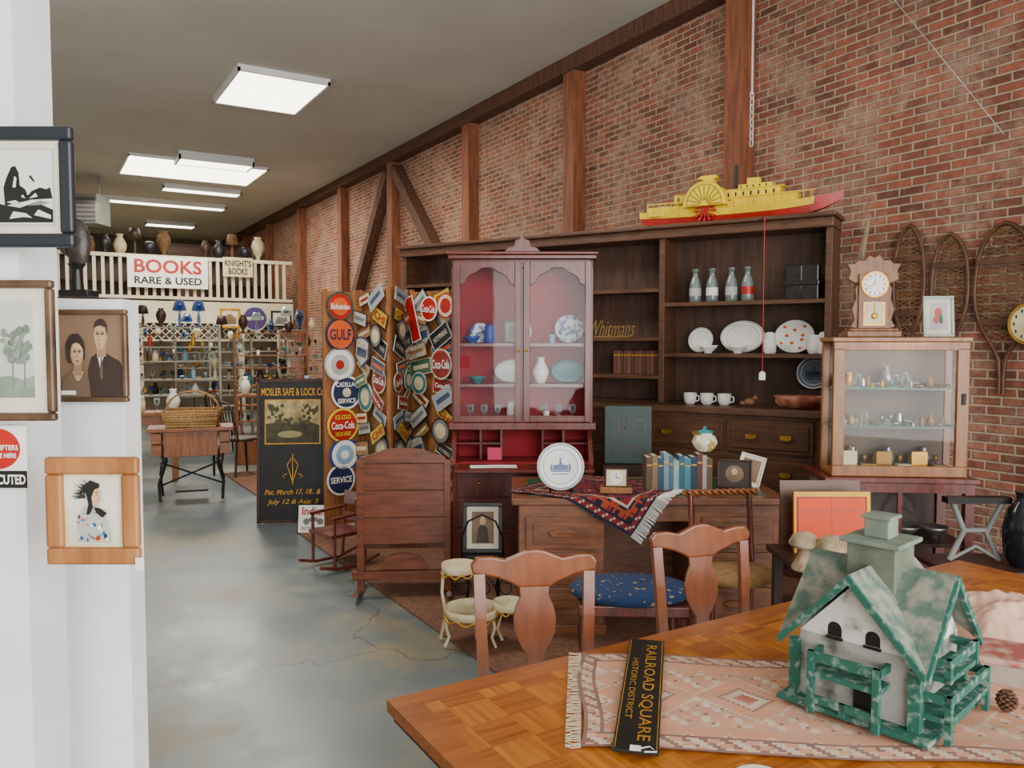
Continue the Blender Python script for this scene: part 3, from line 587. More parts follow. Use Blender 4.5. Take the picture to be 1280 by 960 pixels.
mb.M=None;mb.tube([(-.13*L+.135*math.cos(math.pi*i/16),-.126,.13+.15*math.sin(math.pi*i/16)) for i in range(17)],.003,5)
mk('paddle_box_ribs',mb,OCH,t)
mb=MB()
for i in range(12):
    a=2*math.pi*i/12;mb.M=Matrix.Translation((-.13*L,-.097,.085))@Matrix.Rotation(-a,4,'Y');mb.bx(.0,.08,-.012,.012,-.004,.004).bx(.06,.083,-.02,.02,-.009,.009)
mk('paddle_wheel',mb,RED,t)
mk('funnel',MB().cyl((.0,0,.2),(0,0,.42),.014,n=10),BLACK,t);mk('mast',MB().cyl((-.47*L,0,.1),(-.47*L,0,.24),.006,n=6),M('pole_wood','5c4030',.6),t)
rb=MB()
for s in range(26):
    xx=-.44*L+s*.032*L;rb.bx(xx,xx+.004,-.07,-.066,.1,.175)
rb.bx(-.44*L,.38*L,-.07,-.066,.17,.177);mk('railing',rb,YEL,t)
mk('pilot_house',MB().prism([(-.13*L-.03,.30),(-.13*L+.05,.30),(-.13*L+.05,.325),(-.13*L+.09,.335),(-.13*L+.06,.355),(-.13*L-.05,.355),(-.13*L-.08,.335),(-.13*L-.03,.325)],-.06,.02),YEL,t,.003)
# ---------------------------------------------------------------- secretary
SD=5.6;sp=at(653,SD)
t=top('secretary_desk','tall mahogany secretary with glazed doors, red interior','cabinet',(sp.x,sp.y,0),R0)
mk('base',MB().bx(-.5,.5,.0,.42,.1,.80).bx(-.48,-.4,.02,.4,0,.1).bx(.4,.48,.02,.4,0,.1),MAHOG,t,.006)
for k in range(3):
    d=mk('drawer',MB().bx(-.46,.46,-.014,0,.13+k*.22,.33+k*.22),MAHOG,t,.004)
    for q in(-.3,.3):mk('knob',MB().sph((q,-.03,.23+k*.22),.016),BRASS,d)
for xa in(-.5,.47):
    mk('side_panel',MB().add([(xa,.0,.8),(xa,.42,.8),(xa,.42,1.05),(xa,.15,1.05),(xa+.03,.0,.8),(xa+.03,.42,.8),(xa+.03,.42,1.05),(xa+.03,.15,1.05)],[(0,1,2,3),(7,6,5,4),(0,3,7,4),(3,2,6,7),(1,0,4,5),(2,1,5,6)]),MAHOG,t)
mk('drop_front',MB().bx(-.46,.48,-.3,0,.785,.805),MAHOG,t,.004)
mb=MB().bx(-.47,.47,.38,.42,.8,1.05,0).bx(-.47,.47,0,.38,.8,.806,0)
for q in(-.3,-.15,.15,.3):mb.bx(q-.008,q+.008,.18,.38,.81,1.04,1)
mb.bx(-.47,-.15,.18,.38,.92,.93,1).bx(.15,.47,.18,.38,.92,.93,1);mk('pigeonholes',mb,[REDFAB,MAHOG],t)
Z0,Z1=1.05,2.24
mk('hutch_body',MB().bx(-.5,-.47,.06,.42,Z0,Z1).bx(.47,.5,.06,.42,Z0,Z1).bx(-.52,.52,.03,.43,Z0-.01,Z0+.04).bx(-.5,.5,.06,.42,Z1-.06,Z1).bx(-.015,.015,.07,.09,Z0,Z1),MAHOG,t,.004)
mk('hutch_back',MB().bx(-.47,.47,.38,.42,Z0+.04,Z1-.06),REDFAB,t)
mk('cornice',MB().bx(-.52,.52,.02,.43,Z1,Z1+.03).bx(-.53,.53,.0,.43,Z1+.03,Z1+.05),MAHOG,t,.006)
mk('crest',MB().prism([(-.13,Z1+.05),(.13,Z1+.05),(.1,Z1+.08),(.06,Z1+.09),(.05,Z1+.13),(.02,Z1+.14),(0,Z1+.17),(-.02,Z1+.14),(-.05,Z1+.13),(-.06,Z1+.09),(-.1,Z1+.08)],.03,.07),MAHOG,t,.004)
for z in(1.36,1.65):mk('shelf_board',MB().bx(-.47,.47,.1,.38,z-.02,z),MAHOG,t)
for sgn in(-1,1):
    x0,x1=(-.485,-.008) if sgn<0 else (.008,.485);za,zb_=Z0+.045,Z1-.015;fw=.045
    mb=MB().bx(x0,x0+fw,.03,.06,za,zb_).bx(x1-fw,x1,.03,.06,za,zb_).bx(x0+fw,x1-fw,.03,.06,za,za+fw)
    xm=(x0+x1)/2;hwid=(x1-x0)/2-fw;zt=zb_-.17
    arch=[(xm-hwid,zb_),(xm-hwid,zt)]
    for i in range(13):
        a=math.pi*(1-i/12);arch.append((xm+hwid*.8*math.cos(a),zt+.02+.085*math.sin(a)+(.02 if 4<i<8 else 0)))
    arch+=[(xm+hwid,zt),(xm+hwid,zb_)]
    mb.prism(arch,.032,.058)
    d=mk('door',mb,MAHOG,t,.003)
    mk('glass_pane',MB().bx(x0+fw,x1-fw,.043,.047,za+fw,zb_-.03),GLASS,d)
    mk('knob',MB().sph((x1-.02 if sgn<0 else x0+.02,.02,1.6),.012),BRASS,d)
def onse(u,y,z):return l2w(sp,R0,lx(u,sp,R0,y),y,z+.0015)
BW=M('blue_white_china','e4eaf2',.25,c2='2c4c94',sc=30,lo=.45,hi=.6)
splate('blue and white china plate in cabinet',.105,onse(711,.3,1.65),R0,BW,grp='china in the secretary')
splate('blue and white saucer in cabinet',.075,onse(600,.3,1.65),R0,BW,grp='china in the secretary')
splate('teal oval dish in cabinet',.085,onse(709,.3,1.36),R0,TEAL,sx=1.4,grp='china in the secretary')
splate('white oval serving platter in cabinet',.085,onse(640,.3,1.36),R0,WHT,sx=1.5,rim=LBLUE,grp='china in the secretary')
for u,z,k,c in((590,1.65,'bowl',7),(612,1.65,'jar',7),(655,1.65,'vase',4),(676,1.36,'vase',4),(597,1.36,'bowl',6),(690,1.65,'tumbler',9),(588,1.095,'goblet',0),(605,1.095,'goblet',0),(622,1.095,'goblet',0),(640,1.095,'jar',4),(680,1.095,'goblet',0),(698,1.095,'goblet',0),(716,1.095,'goblet',0),(683,1.095,'tumbler',4)):
    putv(k,c,onse(u,.2,z),'inside the glazed secretary',.65,grp='vessels in the secretary')
fpic('framed_picture','small pale framed card in glazed cabinet',.12,.17,.012,TEAL,[(LGREY,ell(.5,.5,.3,.3))],onse(640,.33,1.65+.086),R0)
solo('paper_sheet','white paper lying on the drop front','paper',MB().bx(-.16,.16,-.06,.06,0,.002),TAGM,l2w(sp,R0,-.2,-.15,.807),R0+.05)
solo('note_card','bright pink note card in desk pigeonholes','card',MB().bx(-.05,.05,0,.002,0,.09),PINK,l2w(sp,R0,-.2,.16,.808),R0)
# ---------------------------------------------------------------- folding screen + tin signs
pts=[(404,6.6),(449,6.82),(487,6.4),(512,6.78),(574,6.38)]
t=top('folding_screen','folding wooden display screen covered in tin signs','screen',(0,0,0),0)
pans=[]
SCW=M('screen_wood','a0683a',.6,c2='7e4e2a',sc=4,st=(6,6,1))
for (ua,da),(ub,db) in zip(pts[:-1],pts[1:]):
    a,b=at(ua,da),at(ub,db);rz=math.atan2(b.y-a.y,b.x-a.x);w=(b-a).length
    m=MB();m.M=Matrix.Translation(a)@Matrix.Rotation(rz,4,'Z');m.bx(0.005,w-.005,0,.02,.12,2.08).bx(0.005,.045,-.006,.026,0,2.1).bx(w-.045,w-.005,-.006,.026,0,2.1)
    mk('panel',m,SCW,t,.002);pans.append((a,rz,w))
def tsign(shape,w,h,cols_,pan,x,z,ang=0,txt=(),label='tin advertising sign',off=.03,grp='tin signs on the folding screen'):
    a,rz,pw=pan;p=l2w(a,rz,x,-off,z);t=top('tin_sign',label+' on wooden screen','sign',p,rz,grp,0,ang)
    mb=MB()
    def shp(k):
        if shape=='round':return ell(0,0,w/2*k,h/2*k,28)
        if shape=='rect':q=(1-k)*min(w,h)/2;return [(-w/2+q,-h/2+q),(w/2-q,-h/2+q),(w/2-q,h/2-q),(-w/2+q,h/2-q)]
        if shape=='shield':return [(0,-h/2*k),(w/2*k,-h*.15*k),(w/2*k,h*.4*k),(w*.2*k,h*.5*k),(-w*.2*k,h*.5*k),(-w/2*k,h*.4*k),(-w/2*k,-h*.15*k)]
    mb.prism(shp(1),0,.006,1);mb.flat(shp(.88),-.0008,0)
    if len(cols_)>2:
        if shape=='round':mb.flat(ell(0,0,w*.3,h*.3,24),-.0016,2)
        else:mb.flat([(-w*.36,-h*.14),(w*.36,-h*.14),(w*.36,h*.14),(-w*.36,h*.14)],-.0016,2)
    if len(cols_)>3:mb.flat(ell(0,0,min(w,h)*.14,min(w,h)*.14,16),-.0022,3)
    mk('sign_face',mb,list(cols_),t)
    for s,ww,hh,xx,zz_,m in txt:text(t,s,w*ww,h*hh,w*xx,-.004,h*zz_,m,bold=.02)
    return t
sv=6.55/F
col=[(426,383,38,[RED,GREEN,ORANGE],[('Bohemian',.7,.2,0,0,WHT)],'round red and green beer sign'),
(426,418,41,[ORANGE,NAVY],[('GULF',.74,.34,0,0,NAVY)],'round orange gasoline sign'),
(425,456,43,[WHT,LGREY,LGREY,RED],[],'round white and red emblem sign'),
(433,491,43,[NAVY,WHT,NAVY,CREAM],[('CADILLAC',.7,.14,0,.24,WHT),('SERVICE',.6,.14,0,-.25,WHT)],'round navy automobile service sign'),
(428,532,44,[RED,YEL],[('ICE COLD',.5,.13,0,.24,YEL),('Coca-Cola',.74,.22,0,0,WHT),('SOLD HERE',.5,.12,0,-.25,YEL)],'round red soda sign'),
(430,569,42,[WHT,BLUE,LBLUE,WHT],[],'round white and blue emblem sign'),
(425,600,40,[NAVY,WHT],[('SERVICE',.75,.2,0,0,WHT)],'round blue service sign')]
for u,v,s,c,tx,lb in col:
    a,rz,w=pans[0];x=lx(u,a,rz,-.035);tsign('round',s*sv,s*sv,c,pans[0],x,zz(v,6.65),0,tx,lb,off=.035)
S=tsign
WR2=M('worn_red_tin','a02018',.5,c2='6c2418',sc=14);WN2=M('worn_navy_tin','24345c',.5,c2='4c5464',sc=14);WB2=M('worn_blue_tin','809cb4',.5,c2='a0a498',sc=14);WG2=M('worn_green_tin','2c6048',.5,c2='587058',sc=14);WY2=M('worn_yellow_tin','d0b028',.5,c2='a08838',sc=14);WBR=M('rusty_tin','7c5434',.6,c2='a47848',sc=14)
CC=[('Coca-Cola',.8,.3,0,0,WHT)]
rnd=[('round',[WR2,WRN],CC,'round red soda sign'),('rect',[CREAM,BLACK,WR2],[],'cream and red tin sign'),('rect',[WY2,BLACK],[('CHI',.7,.5,0,0,RED)],'yellow tin sign'),
('shield',[WRN,WN2,WN2],[],'white highway shield sign'),('rect',[WN2,WRN,ORANGE],[],'navy and orange tin plate'),('round',[TEAL,WRN,CREAM],[],'round teal emblem sign'),
('rect',[WB2,WRN,WN2],[],'pale blue licence plate'),('rect',[WBR,BLACK,CREAM],[],'rusty brown licence plate'),('rect',[BLACK,LGREY,WRN],[('DELCO',.66,.24,0,0,BLACK)],'black and white battery sign'),
('rect',[WG2,CREAM,CREAM],[],'green tin licence plate'),('rect',[WR2,WRN],CC,'red rectangular soda sign'),('rect',[LGREY,BLACK,GREY],[],'grey tin plate with dark print'),('round',[GREY,BLACK,CREAM],[],'round grey emblem sign'),('rect',[WRN,WBR,WBR],[],'worn white and brown plate')]
k=0
for pi in(1,2,3):
    a,rz,pw=pans[pi];z=2.0
    while z>.36:
        for c in(0,1):
            sh,cl,tx,lb=rnd[(k*5+pi)%len(rnd)];k+=1
            w=min(.235,pw*.52)*random.uniform(.8,1.1);h=w if sh=='round' else (w*1.1 if sh=='shield' else w*random.choice([.45,.5,.62]))
            x=pw*(.28 if c==0 else .74)+random.uniform(-.02,.02);S(sh,w,h,cl,pans[pi],x,z+random.uniform(-.03,.03),random.choice([-1,1])*random.uniform(.1,.7) if sh!='round' else random.uniform(-.2,.2),tx,lb,off=.02+.013*(k%4))
        z-=.135
a,rz,pw=pans[3]
S('round',.2,.2,[RED,WHT],pans[3],pw*.55,1.93,.1,CC,'round red soda sign',off=.08)
S('rect',.11,.38,[RED,WHT],pans[3],pw*.22,1.85,-.3,[],'tall red soda sign',off=.085)
S('round',.2,.2,[CREAM,RED,RED],pans[3],pw*.88,1.95,.1,[],'round red and cream sign',off=.08)
p=gp(391,668,0);t=top('motorcycle_sign','small white framed motorcycle sign on floor','sign',p,R0,tilt=math.radians(-12))
mb=MB().bx(-.14,.14,0,.02,0.004,.26,0);mb.flat([(-.13,.015),(.13,.015),(.13,.25),(-.13,.25)],-.001,1);mk('board',mb,[BLACK,WHT],t)
text(t,'Indian',.2,.07,0,-.003,.2,RED,bold=.02);text(t,'MOTORCYCLE',.2,.03,0,-.003,.05,BLACK)
mb=MB().flat(ell(-.06,.11,.028,.028),-.002).flat(ell(.06,.11,.028,.028),-.002).flat([(-.05,.11),(.05,.11),(.03,.15),(-.03,.145)],-.002);mk('emblem',mb,GREY,t)
# ---------------------------------------------------------------- black advertising board
p=gp(366,655,0)
t=top('advertising_board','tall black board with gold safe company lettering','sign',p,R0+.12,tilt=math.radians(-5))
bw,bh=.64,1.33
mk('board',MB().bx(-bw/2,bw/2,0,.03,.01,bh),BLACK,t,.003)
mb=MB().bx(-bw/2,bw/2,-.008,0,.01,.04).bx(-bw/2,bw/2,-.008,0,bh-.03,bh).bx(-bw/2,-bw/2+.025,-.008,0,.01,bh).bx(bw/2-.025,bw/2,-.008,0,.01,bh);mk('frame',mb,DKWOOD,t)
text(t,'MOSLER SAFE & LOCK Co',.56,.07,0,-.004,bh-.12,GOLD,bold=.015)
G1=M('glow_sky','c0ac78',.6,c2='7c6c40',sc=9);G2=M('tree_olive','34381c',.6,c2='524c26',sc=16);G3=M('ground_olive','443e1e',.6,c2='242414',sc=14);G4=M('pond_pale','988c5c',.5)
sc_=MB();ms=[GOLD,G1,G2,G3,G4]
def sf(pl,y,i):sc_.flat([(-.25+.5*a,bh-.6+.41*b) for a,b in pl],y,i)
sf([(0,0),(1,0),(1,1),(0,1)],-.002,0);sf([(.02,.025),(.98,.025),(.98,.975),(.02,.975)],-.0026,1)
sf([(.02,.025),(.98,.025),(.98,.42),(.8,.5),(.5,.44),(.3,.5),(.02,.46)],-.003,3);sf(ell(.45,.22,.22,.08),-.0034,4)
rb_=random.Random(5)
for i in range(64):
    sd=i%3;cx=(.06+rb_.random()*.26) if sd==0 else (.68+rb_.random()*.27) if sd==1 else (.2+rb_.random()*.6);cz=(.48+rb_.random()*.4) if sd<2 else .46+rb_.random()*.1
    r=.02+rb_.random()*.035;sf(ell(min(.97-r*.8,max(.03+r*.8,cx)),min(.93,cz),r*.8,r,10),-.0038-i*.00004,2 if i%4 else 3)
mk('painted_scene',sc_,ms,t)
mb=MB()
for s in(-1,1):mb.tube([(s*.01,-.004,.60),(s*.05,-.004,.54),(s*.03,-.004,.48),(s*.015,-.004,.43),(0,-.004,.38)],.005,5)
mb.tube([(-.05,-.004,.46),(-.09,-.004,.44),(-.07,-.004,.42)],.004,5).tube([(.05,-.004,.46),(.09,-.004,.44),(.07,-.004,.42)],.004,5).cyl((0,-.004,.36),(0,-.004,.64),.005,n=5)
mk('ornament',mb,GOLD,t)
text(t,'Pat. March 17, 18.. &',.5,.055,0,-.004,.29,GOLD,shear=.3,bold=.01);text(t,'July 12 & Aug. 3',.46,.055,0,-.004,.2,GOLD,shear=.3,bold=.01)
mk('rear_leg',MB().bx(-.2,-.16,.03,.05,.02,1.0),DKWOOD,t);mk('rear_leg',MB().bx(.16,.2,.03,.05,.02,1.0),DKWOOD,t)
# ---------------------------------------------------------------- treadle table etc
p=gp(240,628,0);t=top('sewing_table','oak treadle sewing machine table with iron base','table',(p.x,p.y,0),R0+.35)
mk('table_top',MB().bx(-.42,.42,-.03,.42,.74,.78),OAKH,t,.005)
mk('cabinet_box',MB().bx(-.26,.26,.02,.38,.48,.74),OAK,t,.004)
for x in(-.38,.28):
    for z in(.50,.62):mk('drawer',MB().bx(x,x+.1,0,.3,z,z+.11),OAKH,t,.004)
mb=MB()
for x in(-.3,.3):
    for y in(.03,.36):mb.tube([(x,y,.58),(x*.85,y,.4),(x*1.05,y,.2),(x*1.0,y+(-.03 if y<.2 else .03),.02)],.014)
    mb.tube([(x,.03,.3),(x,.2,.4),(x,.36,.3)],.01)
mb.tube([(-.3,.2,.4),(.3,.2,.16)],.01).tube([(-.3,.2,.16),(.3,.2,.4)],.01)
mk('iron_base',mb,IRON,t);mk('treadle',MB().bx(-.16,.16,.06,.32,.1,.12),IRON,t)
mk('flywheel',MB().tube([(.22,.2+.12*math.cos(a),.36+.12*math.sin(a)) for a in [2*math.pi*i/20 for i in range(20)]],.012,6,closed=True).cyl((.22,.08,.36),(.22,.32,.36),.006,n=6),IRON,t)
p2=gp(205,608,0);p2=p2+Vector((-.1,.35,0));t=top('work_table','old wooden work table with square legs','table',(p2.x,p2.y,0),R0+.35)
mk('table_top',MB().bx(-.35,.35,-.1,.3,.80,.84),LTWOOD,t,.005);mk('apron',MB().bx(-.31,.31,-.06,.26,.68,.80),OAK,t)
for x in(-.3,.24):
    for y in(-.06,.2):mk('leg',MB().bx(x,x+.06,y,y+.06,0,.68),LTWOOD,t)
t=top('wicker_basket','large rectangular wicker basket on sewing table','basket',(p.x+.05,p.y+.13,.782),R0+.2)
bk=MB()
for zl in range(7):
    z=.0+zl*.026;e=.0+zl*.006;bk.tube([(-.24-e,-.13-e,z+.014),(.24+e,-.13-e,z+.014),(.24+e,.13+e,z+.014),(-.24-e,.13+e,z+.014)],.015,6,closed=True)
bk.bx(-.24,.24,-.13,.13,.0,.01).bx(-.25,.25,-.135,.135,.01,.15)
mk('body',bk,WICK,t);mk('handle',MB().tube([(.26*math.cos(a),0,.17+.2*math.sin(a)) for a in [math.pi*i/12 for i in range(13)]],.011),WICK,t)
for i in range(4):
    q=l2w(p2,R0+.35,-.28+i*.18,.1);putv(['vase','jar','goblet','vase'][i],[2,5,0,4][i],(q.x,q.y,.842),'on the old work table',.9)
def windsor(loc,rz,mat,label,grp=None):
    t=top('side_chair',label,'chair',loc,rz,grp)
    mk('seat',MB().lathe([(.2,.43),(.22,.44),(.22,.46),(.2,.47)],20),mat,t)
    for x in(-.15,.15):
        for y in(-.14,.14):mk('leg',MB().cyl((x*1.25,y*1.3,0),(x,y,.43),.014,.018,8),mat,t)
    mb=MB()
    for i in range(6):
        a=-.17+i*.068;mb.cyl((a,.17,.46),(a*1.15,.23,.85),.008,n=6)
    mb.tube([(-.22,.16,.46),(-.23,.23,.82),(-.15,.24,.9),(0,.245,.92),(.15,.24,.9),(.23,.23,.82),(.22,.16,.46)],.013);mk('backrest',mb,mat,t)
for u,v in((302,594),(285,568)):
    q=gp(u,v,0);windsor((q.x,q.y,0.013),R0+2.4,DKWOOD,'dark spindle back wooden side chair',grp='spindle chairs')
# ---------------------------------------------------------------- rocking settee seen from behind
p=at(503,5.12);t=top('rocking_bench','wooden rocking bench with tall panelled back','bench',(p.x,p.y,0.014),R0+.06)
RW=M('bench_wood','7c4024',.33,c2='5e2c16',sc=4,st=(1.4,9,9),coat=.35)
bw=.30
mb=MB();z=.34
for k in range(3):mb.bx(-bw+.03,bw-.03,0.003*k,.025+.003*k,z,z+.175-.004);z+=.175
poly=[(-bw+.02,z),(bw-.02,z),(bw-.03,z+.04),(bw-.1,z+.06),(.12,z+.09),(0,z+.1),(-.12,z+.09),(-bw+.1,z+.06),(-bw+.03,z+.04)]
mb.prism(poly,0,.028);mk('back_panel',mb,RW,t,.003)
for x in(-bw,bw-.04):mk('back_post',MB().bx(x,x+.045,-.005,.035,.03,z+.02),RW,t,.004)
mk('lower_crosspiece',MB().prism([(-.16,.17),(.16,.17),(.15,.2),(.1,.26),(0,.28),(-.1,.26),(-.15,.2)],0,.025),RW,t,.003)
mk('stretcher',MB().bx(-bw-.03,bw+.03,-.02,.03,.11,.165),RW,t,.004)
mk('seat',MB().bx(-bw+.01,bw-.01,.03,.27,.34,.375),RW,t,.004)
for x in(-bw-.02,bw-.03):
    mk('rocker',MB().tube([(x+.025,-.14,.05),(x+.025,0,.02),(x+.025,.12,.018),(x+.025,.22,.03),(x+.025,.32,.05)],.018),RW,t)
    mk('armrest',MB().bx(x,x+.05,.03,.29,.6,.63),RW,t,.006)
    mk('front_post',MB().cyl((x+.025,.26,.03),(x+.025,.26,.6),.018,n=10),RW,t)
mk('front_rail',MB().bx(-bw,bw,.24,.27,.25,.34),RW,t)
p=at(420,5.85);t=top('rocking_chair','small dark red wooden child rocking chair','chair',(p.x,p.y,.014),R0-.8)
mk('seat',MB().bx(-.16,.16,-.15,.15,.24,.265),MAHOG,t,.003)
for x in(-.15,.15):
    mk('rocker',MB().tube([(x,-.24,.05),(x,-.1,.016),(x,.1,.016),(x,.26,.06)],.012),MAHOG,t)
    mk('leg',MB().cyl((x,-.12,.02),(x,-.12,.38),.012,n=8),MAHOG,t);mk('leg',MB().cyl((x,.13,.02),(x,.17,.52),.012,n=8),MAHOG,t)
    mk('armrest',MB().cyl((x,-.14,.38),(x,.16,.4),.013,n=8),MAHOG,t)
mk('backrest',MB().bx(-.14,.14,.145,.16,.3,.36).bx(-.14,.14,.15,.17,.42,.52),MAHOG,t,.003)
# ---------------------------------------------------------------- desk
DD=4.42;dl=at(644,DD);DW=(984-644)/F*DD;dk=(dl.x,dl.y,0);DZ=.79
t=top('pedestal_desk','large carved oak pedestal desk with green top','desk',dk,R0)
mk('desk_top',MB().bx(-.02,DW+.02,-.02,.72,DZ-.04,DZ),DESKW,t,.008)
mk('leather_inlay',MB().bx(.08,DW-.08,.07,.64,DZ,DZ+.002),LEATH,t)
for (a,b) in((0.02,.5),(DW-.5,DW-.02)):
    mk('pedestal',MB().bx(a,b,.02,.7,.05,DZ-.04).bx(a-.015,b+.015,0.0,.715,0,.07),DESKW,t,.006)
    for k in range(3):
        z0=.1+k*.2;d=mk('drawer',MB().bx(a+.04,b-.04,.0,.02,z0,z0+.18).bx(a+.08,b-.08,-.008,0,z0+.03,z0+.15),DESKW,t,.005)
        mk('handle',MB().prism([((a+b)/2-.08,z0+.1),((a+b)/2-.05,z0+.075),((a+b)/2+.05,z0+.075),((a+b)/2+.08,z0+.1),((a+b)/2+.04,z0+.115),((a+b)/2-.04,z0+.115)],-.028,-.008),OAKH,d,.004)
mk('kneehole_drawer',MB().bx(.52,DW-.52,.03,.5,DZ-.14,DZ-.04),DESKW,t,.004)
mk('modesty_panel',MB().bx(.5,DW-.5,.6,.62,.1,DZ-.14),DESKW,t)
def ond(u,y,z=DZ+.0025):return l2w(dk,R0,lx(u,dk,R0,y),y,z)
KR=[M('rug_red','78141f',.95),M('rug_navy','14172c',.95),M('rug_cream','b09c80',.95),M('rug_rust','94381f',.95)]
def pat1(i,j,nx=64,ny=48):
    e=min(i,j,nx-1-i,ny-1-j)
    if e<1:return 1
    if e<3:return 0 if (i+j)%4 else 2
    if e<4:return 1
    if e<8:return [1,0,3,1][((i//2)+(j//2))%4] if (i%6 and j%6) else 3
    if e<9:return 2
    a=abs((i-8)%16-8)+abs((j-8)%16-8)
    return 3 if a==3 else 2 if a<1 else 0 if a<3 else 1 if a<6 else 0 if a<9 else 1 if a<11 else 0
tip=Vector((lx(790,dk,R0,-.03),-.24));ax=Vector((-.86,.5));bx2=Vector((.55,.835));LA,LB=.8,.74
def drape(x,y,off=0):
    z=DZ+.007+off;wob=.006*math.sin(x*25)*math.sin(y*21)
    if y<-.025:
        z=z-(-.025-y);y=-.03-.01*math.sin(x*30)*min(1,(-y)*6)-off
    if x<-.022:
        z=min(z,DZ+.007-(-.022-x));x=-.028
    return (x,y,z+(abs(wob) if y>0 else 0))
rt=top('oriental_rug','dark red oriental rug draped over desk edge','rug',dk,R0)
mk('pile',MB().grid(64,48,lambda s,q:drape(tip.x+ax.x*LA*s+bx2.x*LB*q,tip.y+ax.y*LA*s+bx2.y*LB*q),pat1),KR,rt)
fr=MB()
for i in range(80):
    q=i/79;x=tip.x+bx2.x*LB*q;y=tip.y+bx2.y*LB*q;a=drape(x,y,.001);b=drape(x-ax.x*.065+random.uniform(-.008,.008),y-ax.y*.065-.01,.001);fr.tube([a,b],.003,4)
f=mk('fringe',fr,TAGM,rt);f['kind']='stuff'
p=ond(701,.12,DZ+.0125)
splate('white commemorative plate with blue building scene',.135,(p.x,p.y,p.z+.012),R0,[WHT],rim=M('rim_blue','8898ac',.4),tilt=80,decal=M('decal_blue','4c6c9c',.4))
t=top('plate_stand','dark wire easel holding a white plate','stand',(p.x,p.y,p.z-.001),R0)
mk('easel',MB().tube([(-.06,-.05,.03),(-.06,-.03,.005),(-.05,.04,.008),(-.03,.06,.2)],.005).tube([(.06,-.05,.03),(.06,-.03,.005),(.05,.04,.008),(.03,.06,.2)],.005).tube([(-.05,.04,.008),(.05,.04,.008)],.005),IRON,t)
p=ond(771,.1,DZ+.0145)
t=top('desk_clock','small square clock standing on wooden box','clock',p,R0-.1)
mk('wooden_box',MB().bx(-.09,.09,-.05,.05,0,.035),LTWOOD,t,.004);mk('case',MB().bx(-.065,.065,-.03,.03,.035,.14),DKWOOD,t,.004)
mb=MB().bx(-.055,.055,-.033,-.03,.042,.133,0);mb.flat(ell(0,.088,.036,.036),-.0335,1);mb.flat([(-.002,.088),(.002,.088),(.002,.115),(-.002,.115)],-.034,2);mb.flat([(0,.086),(.022,.084),(.022,.088),(0,.09)],-.034,2);mk('dial',mb,[CREAM,WHT,BLACK],t)
bc=['5c4630','846c4c','304c5c','7490a0','486878','90acb4','306070','408090','20384c','5c3828','a09890']
x=lx(809,dk,R0,.2);xe=lx(886,dk,R0,.2);i=0
while x<xe:
    w=random.uniform(.024,.036);h=random.uniform(.17,.215);c=bc[i%len(bc)]
    mb=MB().bx(0,.002,0,.13,0,h).bx(w-.002,w,0,.13,0,h).bx(0,w,-.003,0,0,h).bx(.002,w-.002,0,.125,.004,h-.004,1).bx(.003,w-.003,-.0036,-.003,h*.74,h*.78,2)
    solo('book','%s cloth bound book upright on desk'%['brown','tan','dark blue','pale blue','slate','grey','teal','teal','navy','brown','grey'][i%11],'book',mb,[M('bk'+c,c,.7),PAPER,GOLD],l2w(dk,R0,x,.2,DZ+.0085),R0,'old books upright on the desk');x+=w+.001;i+=1
VZ=DZ+.224
t=top('ginger_jar','small painted white jar resting on books','jar',ond(882,.27,VZ+.002),R0)
mk('body',MB().lathe([(.035,0),(.06,.02),(.075,.055),(.06,.09),(.04,.1),(.045,.11)],18),M('painted_jar','d8d4bc',.3,c2='b08c38',sc=18,lo=.52,hi=.62),t);mk('lid',MB().lathe([(.05,.11),(.048,.122),(.01,.13),(.012,.145),(.002,.15)],14),TEAL,t)
p=ond(920,.28,DZ+.09);fpic('framed_picture','small brown framed photograph leaning on books',.2,.17,.012,DKWOOD,[(SEPD,[(0,0),(1,0),(1,1),(0,1)]),(SEPIA,ell(.5,.5,.3,.35)),(SKINP,ell(.5,.6,.1,.14))],p,R0-.3,tilt=math.radians(-12))
p=ond(940,.36,DZ+.1);fpic('framed_picture','white mounted photograph propped on desk',.15,.19,.01,PAPER,[(SEPIA,[(.1,.1),(.9,.1),(.9,.9),(.1,.9)])],p,R0-.3,tilt=math.radians(-14),roll=.25)
